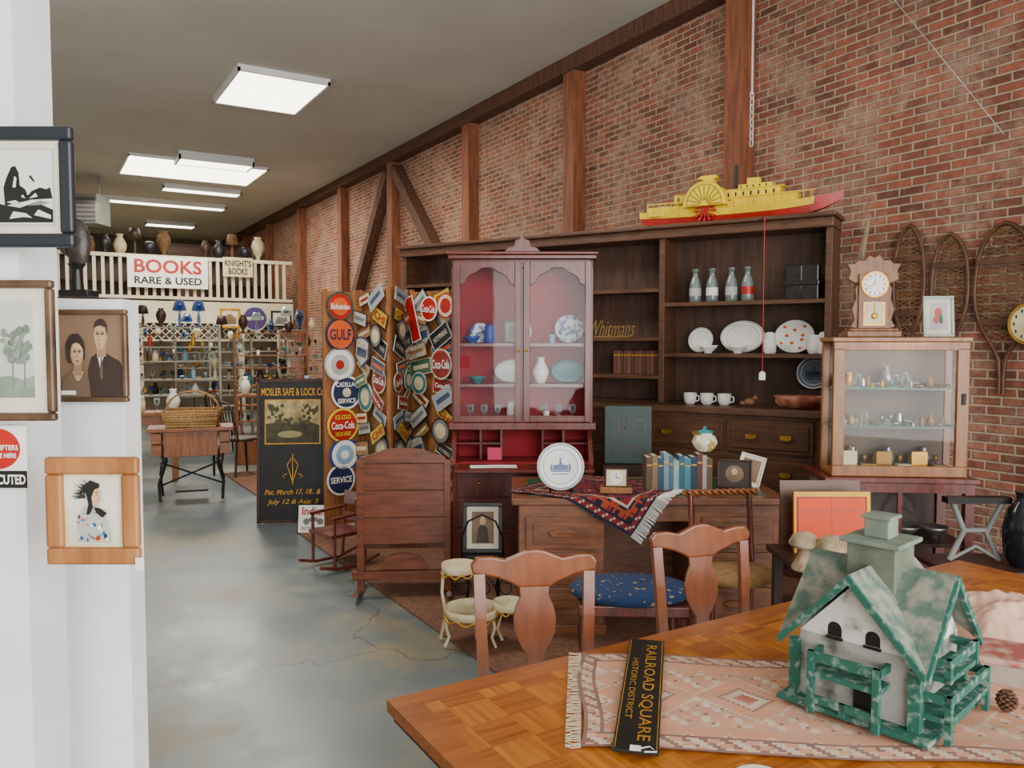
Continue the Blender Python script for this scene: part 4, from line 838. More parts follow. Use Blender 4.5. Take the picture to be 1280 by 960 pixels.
# ---------------------------------------------------------------- dining chairs
BOXF=[(0,3,2,1),(4,5,6,7),(0,1,5,4),(1,2,6,5),(2,3,7,6),(3,0,4,7)]
def dchair(loc,rz,label,sc=1.0):
    t=top('dining_chair',label,'chair',loc,rz,'vase splat dining chairs');t.scale=(sc,sc,1)
    mk('seat',MB().add([(-.22,-.22,.43),(.22,-.22,.43),(.19,.2,.43),(-.19,.2,.43),(-.22,-.22,.465),(.22,-.22,.465),(.19,.2,.465),(-.19,.2,.465)],BOXF),CHAIRW,t,.008)
    for x in(-.2,.2):mk('leg',MB().tube([(x,-.19,0),(x*.98,-.18,.2),(x,-.19,.43)],[.014,.018,.026],8),CHAIRW,t)
    for s in(-1,1):
        pts=[(s*.175,.27,0),(s*.175,.2,.25),(s*.178,.185,.46),(s*.182,.2,.62),(s*.188,.215,.76),(s*.192,.235,.9)]
        mb=MB();w=.019
        for a,b in zip(pts[:-1],pts[1:]):
            mb.add([(a[0]-w,a[1]-.013,a[2]),(a[0]+w,a[1]-.013,a[2]),(a[0]+w,a[1]+.013,a[2]),(a[0]-w,a[1]+.013,a[2]),(b[0]-w,b[1]-.013,b[2]),(b[0]+w,b[1]-.013,b[2]),(b[0]+w,b[1]+.013,b[2]),(b[0]-w,b[1]+.013,b[2])],BOXF)
        mk('leg',mb,CHAIRW,t,label='long rear leg rising into backrest')
    up=[(-.215,.9),(-.222,.93),(-.2,.955),(-.15,.955),(-.1,.945),(-.06,.96),(-.03,.972),(0,.975),(.03,.972),(.06,.96),(.1,.945),(.15,.955),(.2,.955),(.222,.93),(.215,.9)]
    lo=[(.17,.895),(.13,.885),(.08,.865),(.055,.85),(-.055,.85),(-.08,.865),(-.13,.885),(-.17,.895)]
    mk('crest_rail',MB().prism((up+lo)[::-1],.222,.247),CHAIRW,t,.007)
    half=[(.055,.87),(.05,.82),(.065,.79),(.075,.75),(.07,.70),(.05,.66),(.03,.63),(.03,.59),(.048,.54),(.06,.49),(.06,.465)]
    poly=half+[(-a,b) for a,b in half[::-1]]
    n=len(poly);vs=[(x,.188+(z-.46)*.1,z) for x,z in poly]+[(x,.2+(z-.46)*.1,z) for x,z in poly]
    mk('splat',MB().add(vs,[tuple(range(n))[::-1],tuple(range(n,2*n))]+[(i,(i+1)%n,n+(i+1)%n,n+i) for i in range(n)]),CHAIRW,t,.003)
    mk('apron',MB().bx(-.19,.19,-.2,-.18,.38,.43).bx(-.2,-.18,-.18,.19,.38,.43).bx(.18,.2,-.18,.19,.38,.43),CHAIRW,t)
    return t
a=at(682,2.38);dchair((a.x,a.y,0),R0+.12,'brown wooden dining chair with vase shaped splat',.95)
a=at(920,2.76);dchair((a.x,a.y,0),R0+.3,'second brown dining chair turned beside the table',.95)
p=at(790,3.75);t=top('upholstered_stool','wooden stool with blue floral needlepoint cushion','stool',(p.x,p.y,0.014),R0-.05)
CUSH=M('blue_needlepoint','1e3860',.9,c2='a88c54',sc=34,lo=.62,hi=.66)
mk('cushion',MB().lathe([(.26,.44),(.285,.455),(.29,.475),(.265,.495),(.12,.505),(.001,.507)],24,sx=1,sy=.72),CUSH,t)
mk('frame',MB().bx(-.25,.25,-.17,.17,.39,.44),MAHOG,t,.006)
for x in(-.22,.22):
    for y in(-.15,.15):mk('leg',MB().lathe([(.018,0),(.022,.03),(.016,.1),(.028,.2),(.018,.28),(.028,.39)],10,c=(x,y,0)),MAHOG,t)
p=at(922,3.98);t=top('open_arm_chair','wooden chair with twisted top rail, tan seat','chair',(p.x,p.y,0.014),R0+.1)
mk('seat',MB().lathe([(.17,.45),(.19,.47),(.18,.5),(.001,.515)],20),M('tan_fabric','a07c50',.9,c2='8c6840',sc=30),t)
for x in(-.16,.16):
    mk('leg',MB().cyl((x,-.12,0),(x,-.12,.46),.016,n=8),MAHOG,t);mk('leg',MB().tube([(x,.2,0),(x,.17,.46),(x,.22,.84)],.016),MAHOG,t)
tw=MB()
for s in(0,math.pi):tw.tube([(-.2+.4*i/40,.22+.011*math.cos(i*.9+s),.85+.011*math.sin(i*.9+s)) for i in range(41)],.01,6)
mk('twisted_rail',tw,OAK,t);mk('backrest',MB().tube([(-.16,.19,.62),(0,.21,.66),(.16,.19,.62)],.012),MAHOG,t)
# ---------------------------------------------------------------- plant stand
p=gp(590,806,0);t=top('plant_stand','tiered cream wire plant stand with round shelves','stand',(p.x,p.y,.014),R0)
def disc(cx,cy,z,r):
    mk('tray',MB().lathe([(r*.96,z-.004),(r,z),(r,z+.04),(r*.96,z+.04),(r*.95,z+.004),(.001,z+.003)],24,c=(cx,cy,0)),CREAM,t)
    mk('wire_scallop',MB().tube([(cx+r*1.02*math.cos(a),cy+r*1.02*math.sin(a),z-.012+.01*math.cos(a*9)) for a in [2*math.pi*i/54 for i in range(54)]],.005,5,closed=True),GOLD,t)
disc(-.07,.05,.385,.1);disc(.0,0.0,.16,.15);disc(.2,-.02,.2,.085)
mb=MB()
for x,y,zt in((-.16,.05,.38),(.02,.06,.38),(-.13,-.06,.15),(.12,-.07,.15),(.26,-.02,.19),(.15,.03,.19)):
    mb.tube([(x,y,zt),(x*1.05,y,zt*.7),(x*.92,y,zt*.35),(x*1.1,y*1.1,.0)],.009)
mk('wire_leg',mb,CREAM,t)
mb=MB()
for k in range(3):
    x=-.05+k*.12;mb.tube([(x+.05*math.cos(a)*(1-a/14),.02,.30+.06*math.sin(a)*(1-a/14)) for a in [i*.4 for i in range(22)]],.004,5)
mk('wire_scroll',mb,IRON,t)
p=at(603,4.75);t=top('wire_stool','black wire garden stool','stool',(p.x,p.y,.014),R0)
mk('seat',MB().lathe([(.13,.36),(.135,.37),(.13,.38)],20),IRON,t)
mk('leg_frame',MB().tube([(-.12,-.1,0),(-.08,-.1,.2),(-.12,-.1,.36)],.007).tube([(.12,-.1,0),(.08,-.1,.2),(.12,-.1,.36)],.007).tube([(-.1,.12,0),(-.08,.1,.36)],.007).tube([(.1,.12,0),(.08,.1,.36)],.007).tube([(-.12,-.11,.5),(-.08,-.13,.6),(0,-.13,.64),(.08,-.13,.6),(.12,-.11,.5),(.125,-.05,.37)],.006).tube([(-.12,-.11,.5),(-.125,-.05,.37)],.006),IRON,t)
fpic('framed_picture','black framed sepia portrait standing on stool',.24,.3,.025,BLACK,[(PAPER,[(0,0),(1,0),(1,1),(0,1)]),(SEPIA,[(.15,.12),(.85,.12),(.85,.88),(.15,.88)]),(SEPD,[(.3,.14),(.7,.14),(.64,.5),(.5,.58),(.36,.5)]),(SKINP,ell(.5,.66,.1,.1))],(p.x,p.y,.014+.382+.15),R0,tilt=math.radians(-8))
# ---------------------------------------------------------------- dining table (foreground)
TZ=.76
def parquet():
    k=bpy.data.materials.new('parquet');k.use_nodes=True;n=k.node_tree.nodes;l=k.node_tree.links;b=n['Principled BSDF']
    t=n.new('ShaderNodeTexCoord');ck=n.new('ShaderNodeTexChecker');ck.inputs['Scale'].default_value=1/.11
    mp0=n.new('ShaderNodeMapping');mp0.inputs['Location'].default_value=(0,0,.05);l.new(t.outputs['Object'],mp0.inputs[0]);l.new(mp0.outputs[0],ck.inputs[0])
    cs=[]
    for st in((3,60,1),(60,3,1)):
        mp=n.new('ShaderNodeMapping');mp.inputs['Scale'].default_value=st;l.new(t.outputs['Object'],mp.inputs[0])
        nz=n.new('ShaderNodeTexNoise');nz.inputs['Scale'].default_value=1;nz.inputs['Detail'].default_value=3;l.new(mp.outputs[0],nz.inputs[0])
        r=n.new('ShaderNodeValToRGB');r.color_ramp.elements[0].position=.3;r.color_ramp.elements[1].position=.7
        r.color_ramp.elements[0].color=hx('84420f' if st[0]==3 else '985214');r.color_ramp.elements[1].color=hx('ac6420' if st[0]==3 else 'c07828');l.new(nz.outputs[0],r.inputs[0]);cs.append(r)
    m=n.new('ShaderNodeMixRGB');l.new(ck.outputs[1],m.inputs[0]);l.new(cs[0].outputs[0],m.inputs[1]);l.new(cs[1].outputs[0],m.inputs[2])
    l.new(m.outputs[0],b.inputs['Base Color']);b.inputs['Roughness'].default_value=.32;b.inputs['Coat Weight'].default_value=.3;return k
TX0,TX1,TY0,TY1=.74,3.25,.62,1.84;tw_,td=TX1-TX0,TY1-TY0
t=top('dining_table','large parquet topped wooden dining table','table',(TX0,TY0,0),0)
PQ=parquet();EDG=M('table_border','a05a1c',.33,c2='864612',sc=5,st=(1,8,8),coat=.3)
mk('table_top',MB().bx(.07,tw_-.07,.07,td-.07,TZ-.028,TZ),PQ,t)
mb=MB().bx(0,tw_,0,.07,TZ-.03,TZ).bx(0,tw_,td-.07,td,TZ-.03,TZ).bx(0,.07,.07,td-.07,TZ-.03,TZ).bx(tw_-.07,tw_,.07,td-.07,TZ-.03,TZ);mk('border',mb,EDG,t)
mk('edge_moulding',MB().bx(.012,tw_-.012,.012,td-.012,TZ-.055,TZ-.03),DKWOOD,t,.005)
mk('apron',MB().bx(.12,tw_-.12,.12,.15,TZ-.15,TZ-.055).bx(.12,tw_-.12,td-.15,td-.12,TZ-.15,TZ-.055).bx(.12,.15,.15,td-.15,TZ-.15,TZ-.055).bx(tw_-.15,tw_-.12,.15,td-.15,TZ-.15,TZ-.055),DKWOOD,t)
for x in(.16,tw_-.16):
    for y in(.16,td-.16):mk('leg',MB().lathe([(.03,0),(.045,.04),(.03,.1),(.05,.3),(.03,.5),(.045,.56),(.045,TZ-.055)],14,c=(x,y,0)),DKWOOD,t)
rr=gp(726,936,TZ);R1=math.radians(-36)
def pat2(i,j,nx=130,ny=60):
    e=min(j,ny-1-j);ei=min(i,nx-1-i)
    if e<1 or ei<1:return 7
    if e<6 or ei<4:
        return 6 if ((i//3+j//2)%3==0) else 5 if ((i+j)%5<3) else 7
    if e<7 or ei<5:return 7
    if e<12 or ei<9:
        a=abs(i%10-5)+abs(j%10-5)
        return 0 if a==2 and random.random()<.6 else 5 if a<4 else 6
    if e<13 or ei<10:return 4
    a=abs((i-5)%26-13)*.9+abs((j-30))*.9
    if a<3:return 0
    if a<6:return 5
    if a<7:return 7
    if a<12:return 6
    if a<13:return 5
    q=(i*7+j*13)%29
    return 7 if q==0 else 5 if ((i//2+j//3)%4==0) else 6 if (i//5+j//4)%4 else 4
KR2=[M('run_red','a8604c',.95,c2='b88070',sc=9),KR[1],KR[2],KR[3],M('run_tan','bc947c',.95,c2='ac8870',sc=9),M('run_cream','ccb8a0',.95,c2='b8a088',sc=9),M('run_orange','c88c6c',.95,c2='bc9078',sc=7),M('run_brown','7c5850',.95,c2='8c6c60',sc=9)]
rt=top('table_runner','faded salmon oriental runner rug on table','rug',(rr.x,rr.y,TZ),R1)
RLn,RWd=1.2,.535
def rh(x,y):return .004+.0025*(1+math.sin(x*17+y*9))*.5+.002*math.sin(y*30)**2
mk('pile',MB().grid(130,60,lambda s,q:(s*RLn+.008*math.sin(q*7),q*RWd+.008*math.sin(s*11),rh(s*RLn,q*RWd)),pat2),KR2,rt)
fr=MB()
for i in range(90):
    y=RWd*i/89;fr.tube([(0,y,.004),(-.018,y+random.uniform(-.006,.006),.003),(-.035,y+random.uniform(-.012,.012),.0022)],.0016,4)
f=mk('fringe',fr,M('fringe_cream','ccb898',.9),rt);f['kind']='stuff'
A=gp(809,799,TZ+.02);B=gp(794,938,TZ+.02);L=(A-B).length;ra=math.atan2((A-B).y,(A-B).x)
t=top('street_sign','black metal sign with gold railroad lettering','sign',(B.x,B.y,TZ+.0125),ra)
sw=.1
mk('plate',MB().bx(0,L,-sw/2,sw/2,0,.006,0),BLACK,t,.001)
gb=MB().bx(.008,L-.008,sw/2-.006,sw/2-.004,.006,.0066).bx(.008,L-.008,-sw/2+.004,-sw/2+.006,.006,.0066);mk('gold_border',gb,GOLD,t)
text(t,'RAILROAD SQUARE',L*.86,sw*.34,L*.5,-sw*.13,.0068,GOLD,ang=math.pi,flatz=True,bold=.005)
text(t,'HISTORIC DISTRICT',L*.55,sw*.16,L*.5,sw*.24,.0068,GOLD,ang=math.pi,flatz=True)
mk('price_tag',MB().bx(.0,.022,-.012,.012,.0068,.008).tube([(.01,-.01,.008),(.02,-.03,.009),(.0,-.045,.009),(-.005,-.02,.009)],.0015,5),TAGM,t)
# ---------------------------------------------------------------- birdhouse
bp_=gp(1147,922,TZ+.02)
BRZ=R0-math.radians(47)
WP=M('weathered_white','d4d4cc',.75,c2='84867a',sc=18,lo=.52,hi=.68,bump=.3,det=9);RP=M('weathered_roof','50665a',.88,c2='8a887a',sc=22,lo=.42,hi=.6,bump=.5,det=10);GP=M('weathered_green','20594a',.75,c2='74887e',sc=40,lo=.52,hi=.64,bump=.2,det=8);GW=M('grey_green_wood','6c7360',.8,c2='555d4e',sc=14,det=8)
S=.30;HB=.17;PK=.33
t=top('birdhouse','weathered white birdhouse shaped like green trimmed chalet','birdhouse',(bp_.x,bp_.y,TZ+.016),BRZ)
mk('base_board',MB().bx(-S-.02,.035,-.035,S+.02,0,.012),GP,t,.003)
body=MB();a=.015
body.prism([(-S+a,.012),(-a,.012),(-a,HB),(-S/2,PK-.015),(-S+a,HB)],a,S-a)
body.M=Matrix.Rotation(math.pi/2,4,'Z')
body.prism([(a,.012),(S-a,.012),(S-a,HB),(S/2,PK-.015),(a,HB)],a,S-a)
mk('house_body',body,WP,t)
sl=(PK-HB)/(S/2);E=S/2+.022;zE=PK-E*sl
Cx,Cy=-S/2,S/2
def gp4(ang):
    R=Matrix.Translation((Cx,Cy,0))@Matrix.Rotation(ang,4,'Z');mb=MB();mb.M=R
    for s in(-1,1):
        v=[(0,0,PK),(0,-E,PK),(s*E,-E,zE)];w=[(x,y,z+.012) for x,y,z in v]
        mb.add(v+w,[(0,1,2),(3,5,4),(0,3,4,1),(1,4,5,2),(2,5,3,0)])
    return mb
for k in range(4):mk('roof',gp4(k*math.pi/2),RP,t)
for k in(0,1):
    mb=MB();mb.M=Matrix.Translation((Cx,Cy,0))@Matrix.Rotation(k*math.pi/2,4,'Z')
    for s in(-1,1):
        q=[(0,PK-.012),(s*E,zE-.012),(s*E,zE+.010),(0,PK+.012)]
        mb.prism(q,-E-.008,-E+.002)
    mk('gable_trim',mb,GP,t)
mk('corner_post',MB().bx(-.022,.004,-.004,.022,.012,HB-.02),GP,t);mk('corner_post',MB().bx(-S-.004,-S+.018,-.004,.018,.012,HB-.02),GP,t);mk('corner_post',MB().bx(-.018,.004,S-.018,S+.004,.012,HB-.02),GP,t)
def archp(cx,z0,w,h):return [(cx-w,z0),(cx+w,z0)]+[(cx+w*math.cos(a),z0+h+w*math.sin(a)) for a in [math.pi*i/8 for i in range(9)]]
for q in(.66,.36):mk('nest_hole',MB().flat(archp(-S*q,.175,.017,.018),a-.001).bx(-S*q-.02,-S*q+.02,a-.006,a,.168,.174),BLACK,t)
mk('nest_hole',MB().add([(-a+.001,y,z) for y,z in archp(S*.5,.19,.014,.02)],[tuple(range(11))]),BLACK,t)
mk('doorway',MB().flat([(-S*.5,.013),(-S*.36,.013),(-S*.36,.07),(-S*.5,.07)],a-.001),BLACK,t)
def porch(x0,x1,z0,dep,hh,legs=True):
    mb=MB();mb.bx(x0,x1,-dep,a,z0,z0+.012,0).bx(x0,x1,-dep,-dep+.01,z0+hh-.006,z0+hh+.016,0)
    for x in(x0,x1-.015):mb.bx(x,x+.015,-dep-.002,-dep+.012,(.0 if legs else z0),z0+hh+.016,0)
    mb.bx(x0,x0+.01,-dep,a,z0+hh-.004,z0+hh+.014).bx(x1-.01,x1,-dep,a,z0+hh-.004,z0+hh+.014)
    return mb
mk('balcony',porch(-S*.78,-S*.22,.09,.05,.042),GP,t)
mk('fence',MB().bx(-S*.78,-S*.22,-.05,-.042,.026,.044).bx(-S*.52,-S*.48,-.05,-.042,.012,.044),GP,t)
def rside(mbf):
    for i,v in enumerate(mbf.v):mbf.v[i]=Vector((-v.y,v.x+S,v.z))
    return mbf
mk('porch',rside(porch(-S*.95,-S*.08,.045,.06,.045)),GP,t)
mk('balcony',rside(porch(-S*.82,-S*.2,.12,.045,.038,False)),GP,t)
mk('tower',MB().bx(Cx-.058,Cx+.058,Cy-.058,Cy+.058,PK-.06,PK+.06),GW,t,.003)
mk('tower_cap',MB().bx(Cx-.072,Cx+.072,Cy-.072,Cy+.072,PK+.06,PK+.072).bx(Cx-.03,Cx+.03,Cy-.03,Cy+.03,PK+.072,PK+.125).bx(Cx-.036,Cx+.036,Cy-.036,Cy+.036,PK+.118,PK+.127),M('cap_grey','7c8676',.8,c2='5f6c60',sc=14,det=8),t,.003)
mb=MB()
for k in range(8):
    for i in range(8):
        an=i*math.pi/4+k*.4;r=.018*math.sin(math.pi*(k+1.2)/9.5)+.002;mb.sph((r*math.cos(an),r*math.sin(an),.006+k*.006),.005,1.2,1.2,.6,6)
mb.cyl((0,0,0),(0,0,.05),.008,n=8)
p=l2w(bp_,BRZ,.09,S*1.02,TZ);solo('pine_cone','brown dry pine cone beside the birdhouse','pine cone',mb,M('cone_brown','6a4430',.8,c2='3c281a',sc=60),(p.x,p.y,TZ+.012),0)
p=at(1290,2.08);t=top('painted_wooden_box','worn pale wooden box with faded red lid','box',(p.x,p.y,TZ+.001),R0-.5)
mk('body',MB().bx(-.1,.1,-.08,.08,0,.055),M('box_greybrown','a89c8c',.8,c2='8a7c6c',sc=9),t,.003);mk('lid',MB().bx(-.105,.105,-.085,.085,.055,.072),M('faded_red','985048',.7,c2='b09080',sc=20,lo=.45,hi=.6),t,.004)
p=at(1268,2.42)
def cl(s,q):
    x=(s-.5)*.34;y=(q-.5)*.3;r=max(abs(s-.5),abs(q-.5))*2
    h=.11*(1-r**3)+.028*noise.noise(Vector((s*5,q*5,1)))*(1-r*.6)+.014*noise.noise(Vector((s*14,q*12,4)))
    return (x,y,max(.003,h))
solo('crumpled_cloth','crumpled pale peach cloth heaped on the table','cloth',MB().grid(50,44,cl),M('peach_cloth','d0ac94',.85,c2='bc927c',sc=4),(p.x,p.y,TZ+.001),R0)
solo('glass_plate','white dish near the table edge','plate',MB().lathe([(.03,0),(.055,.01),(.05,.012),(.001,.004)],20),WHT,gp(950,980,TZ)+Vector((0,0,.002)),0)
# ---------------------------------------------------------------- side table with mushrooms & tray
c=cw(1.5,3.5);t=top('side_table','low dark wooden side table','table',(c.x,c.y,0),R0)
mk('table_top',MB().bx(-.28,.3,-.3,.3,.66,.69),DKWOOD,t,.004)
for x in(-.26,.24):
    for y in(-.27,.23):mk('leg',MB().bx(x,x+.04,y,y+.04,0,.66),DKWOOD,t)
p=at(1045,3.62);t=top('lacquer_tray','red and orange lacquer tray in dark frame','tray',(p.x,p.y,.692),R0,tilt=math.radians(-4))
OR=M('tray_orange','d84400',.6,c2='cc3a00',sc=3)
mk('frame',MB().bx(-.175,.175,0,.02,0,.28),M('tray_red','b02008',.5),t,.004)
mb=MB().bx(-.155,.155,-.003,0,.02,.25,0).bx(-.0015,.0015,-.004,-.003,.02,.25,1).bx(-.155,.155,-.004,-.003,.19,.194,1).bx(-.175,.175,-.006,0,.258,.28,2).bx(.158,.175,-.006,0,.0,.258,2).bx(-.175,-.165,-.006,0,.0,.258,2)
mk('panel',mb,[OR,M('line_red','a82c10',.4),M('tray_yellow','d8a800',.5)],t)
solo('tray_back_board','dark wooden board standing behind the tray','board',MB().bx(-.19,.19,0,.015,0,.31),WALNUT,(at(1032,3.74).x,at(1032,3.74).y,.692),R0,tilt=math.radians(-8))
def mush(u,d,s,label):
    p=at(u,d);t=top('stone_mushroom',label,'ornament',(p.x,p.y,.692),R0,'carved stone mushrooms')
    mk('stem',MB().lathe([(.05*s,0),(.055*s,.01),(.03*s,.05),(.026*s,.1)],12),STONE,t);mk('cap',MB().lathe([(.025*s,.095),(.06*s,.1),(.066*s,.115),(.05*s,.145),(.025*s,.16),(.001,.165)],16),STONE,t)
mush(1010,3.35,1.0,'round capped carved stone mushroom');mush(1046,3.28,1.05,'tall carved stone mushroom ornament')
solo('stone_cluster','rough pale stone mushroom cluster base','ornament',MB().sph((0,0,.03),.035,1.3,1,.8).sph((.05,0,.025),.028).sph((-.05,.01,.02),.025).sph((0,0,.07),.02),STONE,(at(1075,3.27).x,at(1075,3.27).y,.692),R0)
# ---------------------------------------------------------------- display case right
CD=4.5;cp=at(1127,CD);cwid=.735;CZ0=.895;CZ1=1.685
crz=R0-.1
t=top('display_case','wooden framed glass display case with shelf','display case',(cp.x,cp.y,CZ0),crz)
hw_=cwid/2;dp=.25;hh=CZ1-CZ0
mk('frame',MB().bx(-hw_,hw_,0,.03,0,.06).bx(-hw_,hw_,0,.03,hh-.075,hh-.025).bx(-hw_,-hw_+.065,0,.03,.06,hh-.06).bx(hw_-.065,hw_,0,.03,.06,hh-.06)
 .bx(-hw_,-hw_+.04,dp-.03,dp,0,hh-.025).bx(hw_-.04,hw_,dp-.03,dp,0,hh-.025).bx(-hw_,hw_,.03,dp,0,.03),PINEW,t,.004)
mk('case_top',MB().bx(-hw_-.01,hw_+.01,-.01,dp+.01,hh-.025,hh),PINEW,t,.004)
mk('back_panel',MB().bx(-hw_+.04,hw_-.04,dp-.02,dp-.01,.03,hh-.025),M('case_back','685440',.6,c2='443628',sc=4,det=6),t)
mk('glass_pane',MB().bx(-hw_+.065,hw_-.065,.012,.016,.06,hh-.06),GLASS,t)
for z in(.28,.5):mk('shelf_board',MB().bx(-hw_+.04,hw_-.04,.03,dp-.02,z-.008,z),BG2,t)
mk('latch',MB().bx(hw_-.04,hw_-.02,-.01,0,hh*.52,hh*.6),IRON,t)
L=bpy.data.lights.new('case_area_light','AREA');L.size=.4;L.energy=1.4;o=bpy.data.objects.new('case_area_light',L);bpy.context.scene.collection.objects.link(o);q=l2w(cp,crz,0,.12,CZ1-.03);o.location=q  # bare area light below the case top, no fixture modelled
def cas(x,y,z):return l2w(cp,crz,x,y,CZ0+z+.0015)
PEW=M('pewter','9c9c98',.35,.8);BRD=M('dark_brass','8c6828',.4,.5)
for z,nn in((.5,12),(.28,13)):
    for row in(0,1):
        for i in range(nn):
            x=-.29+i*.58/(nn-1);yy=.07+.08*row
            putv(random.choice(['jar','tumbler','bowl','bowl','goblet','vase']),0,cas(x,yy,z),'inside the wooden display case',random.choice([.3,.36,.42] if row else [.2,.26]),*random.choice([(BRASS,'brass'),(BRASS,'brass'),(BRD,'dark brass'),(CHROME,'silver'),(PEW,'pewter'),(BR,'brown wooden'),(BRD,'dark brass'),(BG,'clear glass')]),grp='trinkets in the display case')
for i in range(6):
    mb=MB().bx(-.04,.04,-.025,.03,0,.03) if i%2 else MB().bx(-.045,.045,-.03,.035,0,.02).bx(-.045,.045,.025,.035,.02,.1)
    solo('trinket_box','small %s box in display case'%['cream lined open','brass lidded'][i%2],'box',mb,[[CREAM,BRASS,BRD][i%3]],cas(-.24+i*.098,.08,.03),crz,'boxes in the display case',bev=.003)
for i in range(9):putv(['jar','vase','goblet'][i%3],0,cas(-.27+i*.067,.17,.03),'at the bottom of the display case',.42,*[(BRASS,'brass'),(PEW,'pewter'),(BRD,'dark brass')][i%3],grp='trinkets in the display case')
t=top('side_cabinet','dark cabinet with glass doors under display case','cabinet',(cp.x,cp.y,0),crz)
mk('cabinet_top',MB().bx(-.42,.42,-.05,.42,.865,.893),MAHOG,t,.005)
for x in(-.40,.35):
    for y in(-.03,.34):mk('leg',MB().bx(x,x+.05,y,y+.05,0,.865),MAHOG,t)
mk('back_panel',MB().bx(-.38,.38,.36,.375,.2,.865),DKWOOD,t)
mk('shelf_board',MB().bx(-.38,.38,-.02,.36,.5,.52),DKWOOD,t);mk('shelf_board',MB().bx(-.38,.38,-.02,.36,.18,.2),DKWOOD,t)
mk('glass_pane',MB().bx(-.35,.35,-.012,-.008,.2,.84),GLASS,t);mk('door_frame',MB().bx(-.35,.35,-.028,-.014,.81,.865).bx(-.012,.012,-.028,-.014,.2,.81),MAHOG,t)
for x in(-.25,-.08,.1,.26):putv('bowl',0,l2w(cp,crz,x,.15,.5215),'on the dark cabinet shelf',.8,*[(CHROME,'silver'),(PEW,'pewter grey')][x>0],grp='metal bowls in the cabinet')
p=l2w(cp,crz,-.13,.12,CZ1+.0015)
t=top('mantel_clock','ornate carved wooden gingerbread mantel clock','clock',p,crz)
CW_=M('clock_wood','8a5a30',.45,c2='68401f',sc=8,st=(6,6,1))
mk('base',MB().bx(-.15,.15,-.06,.06,0,.035).bx(-.135,.135,-.055,.055,.035,.05),CW_,t,.005)
mk('case',MB().bx(-.085,.085,-.045,.045,.05,.36),CW_,t,.003)
cr=[(-.14,.33),(-.1,.31),(.1,.31),(.14,.33),(.13,.38),(.15,.42),(.11,.42),(.09,.44),(.05,.44),(.03,.47),(0,.455),(-.03,.47),(-.05,.44),(-.09,.44),(-.11,.42),(-.15,.42),(-.13,.38)]
mk('crest',MB().prism(cr,-.03,-.005),CW_,t,.004)
so=[(.085,.05),(.085,.3),(.1,.28),(.095,.22),(.115,.16),(.1,.1),(.12,.06)]
mk('side_ornament',MB().prism([(-x,z) for x,z in so][::-1],-.03,-.01),CW_,t);mk('side_ornament',MB().prism(so,-.03,-.01),CW_,t)
mb=MB();mb.prism(ell(0,.3,.075,.075,28),-.052,-.045,0);mb.flat(ell(0,.3,.064,.064,28),-.053,1)
for i in range(12):
    a=i*math.pi/6;cx,cz=.053*math.sin(a),.3+.053*math.cos(a);mb.flat([(cx-.003,cz-.006),(cx+.003,cz-.006),(cx+.003,cz+.006),(cx-.003,cz+.006)],-.0535,2)
mb.flat([(-.002,.3),(.002,.3),(.002,.335),(-.002,.335)],-.054,2).flat([(0,.298),(-.04,.285),(-.04,.289),(0,.302)],-.054,2).flat(ell(0,.3,.006,.006,10),-.0545,0);mk('dial',mb,[BRASS,WHT,BLACK],t)
mb=MB().bx(-.06,.06,-.048,-.045,.065,.2,1);mb.flat([(-.05,.075),(.05,.075),(.05,.19),(0,.205),(-.05,.19)],-.049,0);mk('glass_door',mb,[CREAM,BRASS],t)
mk('pendulum',MB().cyl((0,-.052,.14),(0,-.052,.2),.002,n=6).sph((0,-.054,.12),.018,1,.3,1),BRASS,t)
p=l2w(cp,crz,-.16,.22,CZ1+.0015);solo('antler_horn','tall narrow curved horn behind the clock','ornament',MB().tube([(0,0,0),(0,0,.3),(.005,0,.5),(.03,0,.64),(.045,0,.72)],[.03,.03,.022,.012,.003],8),M('horn','7c6a48',.5,c2='5c4a34',sc=10),p,crz)
fpic('framed_picture','small pale green framed card with red flowers',.17,.235,.016,M('pale_green_frame','a8bcae',.5),[(PAPER,[(0,0),(1,0),(1,1),(0,1)]),(LGREY,[(.15,.12),(.85,.12),(.85,.88),(.15,.88)]),(RED,ell(.5,.6,.16,.14)),(RED,ell(.4,.4,.12,.1)),(GREEN,ell(.6,.42,.08,.14))],l2w(cp,crz,.235,.1,CZ1+.12),crz,tilt=math.radians(-6))
# ---------------------------------------------------------------- snowshoes on brick
def snowshoe(y,z,L,w,label):
    t=top('snowshoe',label,'snowshoe',(W-.04,y,z),math.radians(-90),'snowshoes on the brick wall')
    ss=[.0,.1,.2,.26,.32,.4,.5,.6,.7,.8,.88,.94,.98,1]
    prof=[.012,.012,.02,.05,.09,.14,.175,.185,.18,.165,.14,.1,.05,0]
    k=w/.37
    R=[(p_*k,0,s*L) for s,p_ in zip(ss,prof)];Lf=[(-x,y_,z_) for x,y_,z_ in R[-2::-1]]
    mk('bent_frame',MB().tube(R+Lf,.015,8),SNOW,t)
    mb=MB()
    def wat(s):
        for a,b,pa,pb in zip(ss[:-1],ss[1:],prof[:-1],prof[1:]):
            if a<=s<=b:return (pa+(pb-pa)*(s-a)/(b-a))*k
        return 0
    for i in range(26):
        s=.28+i*.027;wa=wat(s);s2=min(.98,s+.09);wb=wat(s2);mb.tube([(-wa,0,s*L),(wb,0,s2*L)],.003,4).tube([(wa,.004,s*L),(-wb,.004,s2*L)],.003,4)
    mk('webbing',mb,NET,t)
    for q in(.42,.78):mk('crossbar',MB().bx(-wat(q),wat(q),-.012,.01,q*L-.018,q*L+.018),SNOW,t)
def ywall(u):
    D=cw((u-640)/F,1);return D.y/D.x*(W-.04)
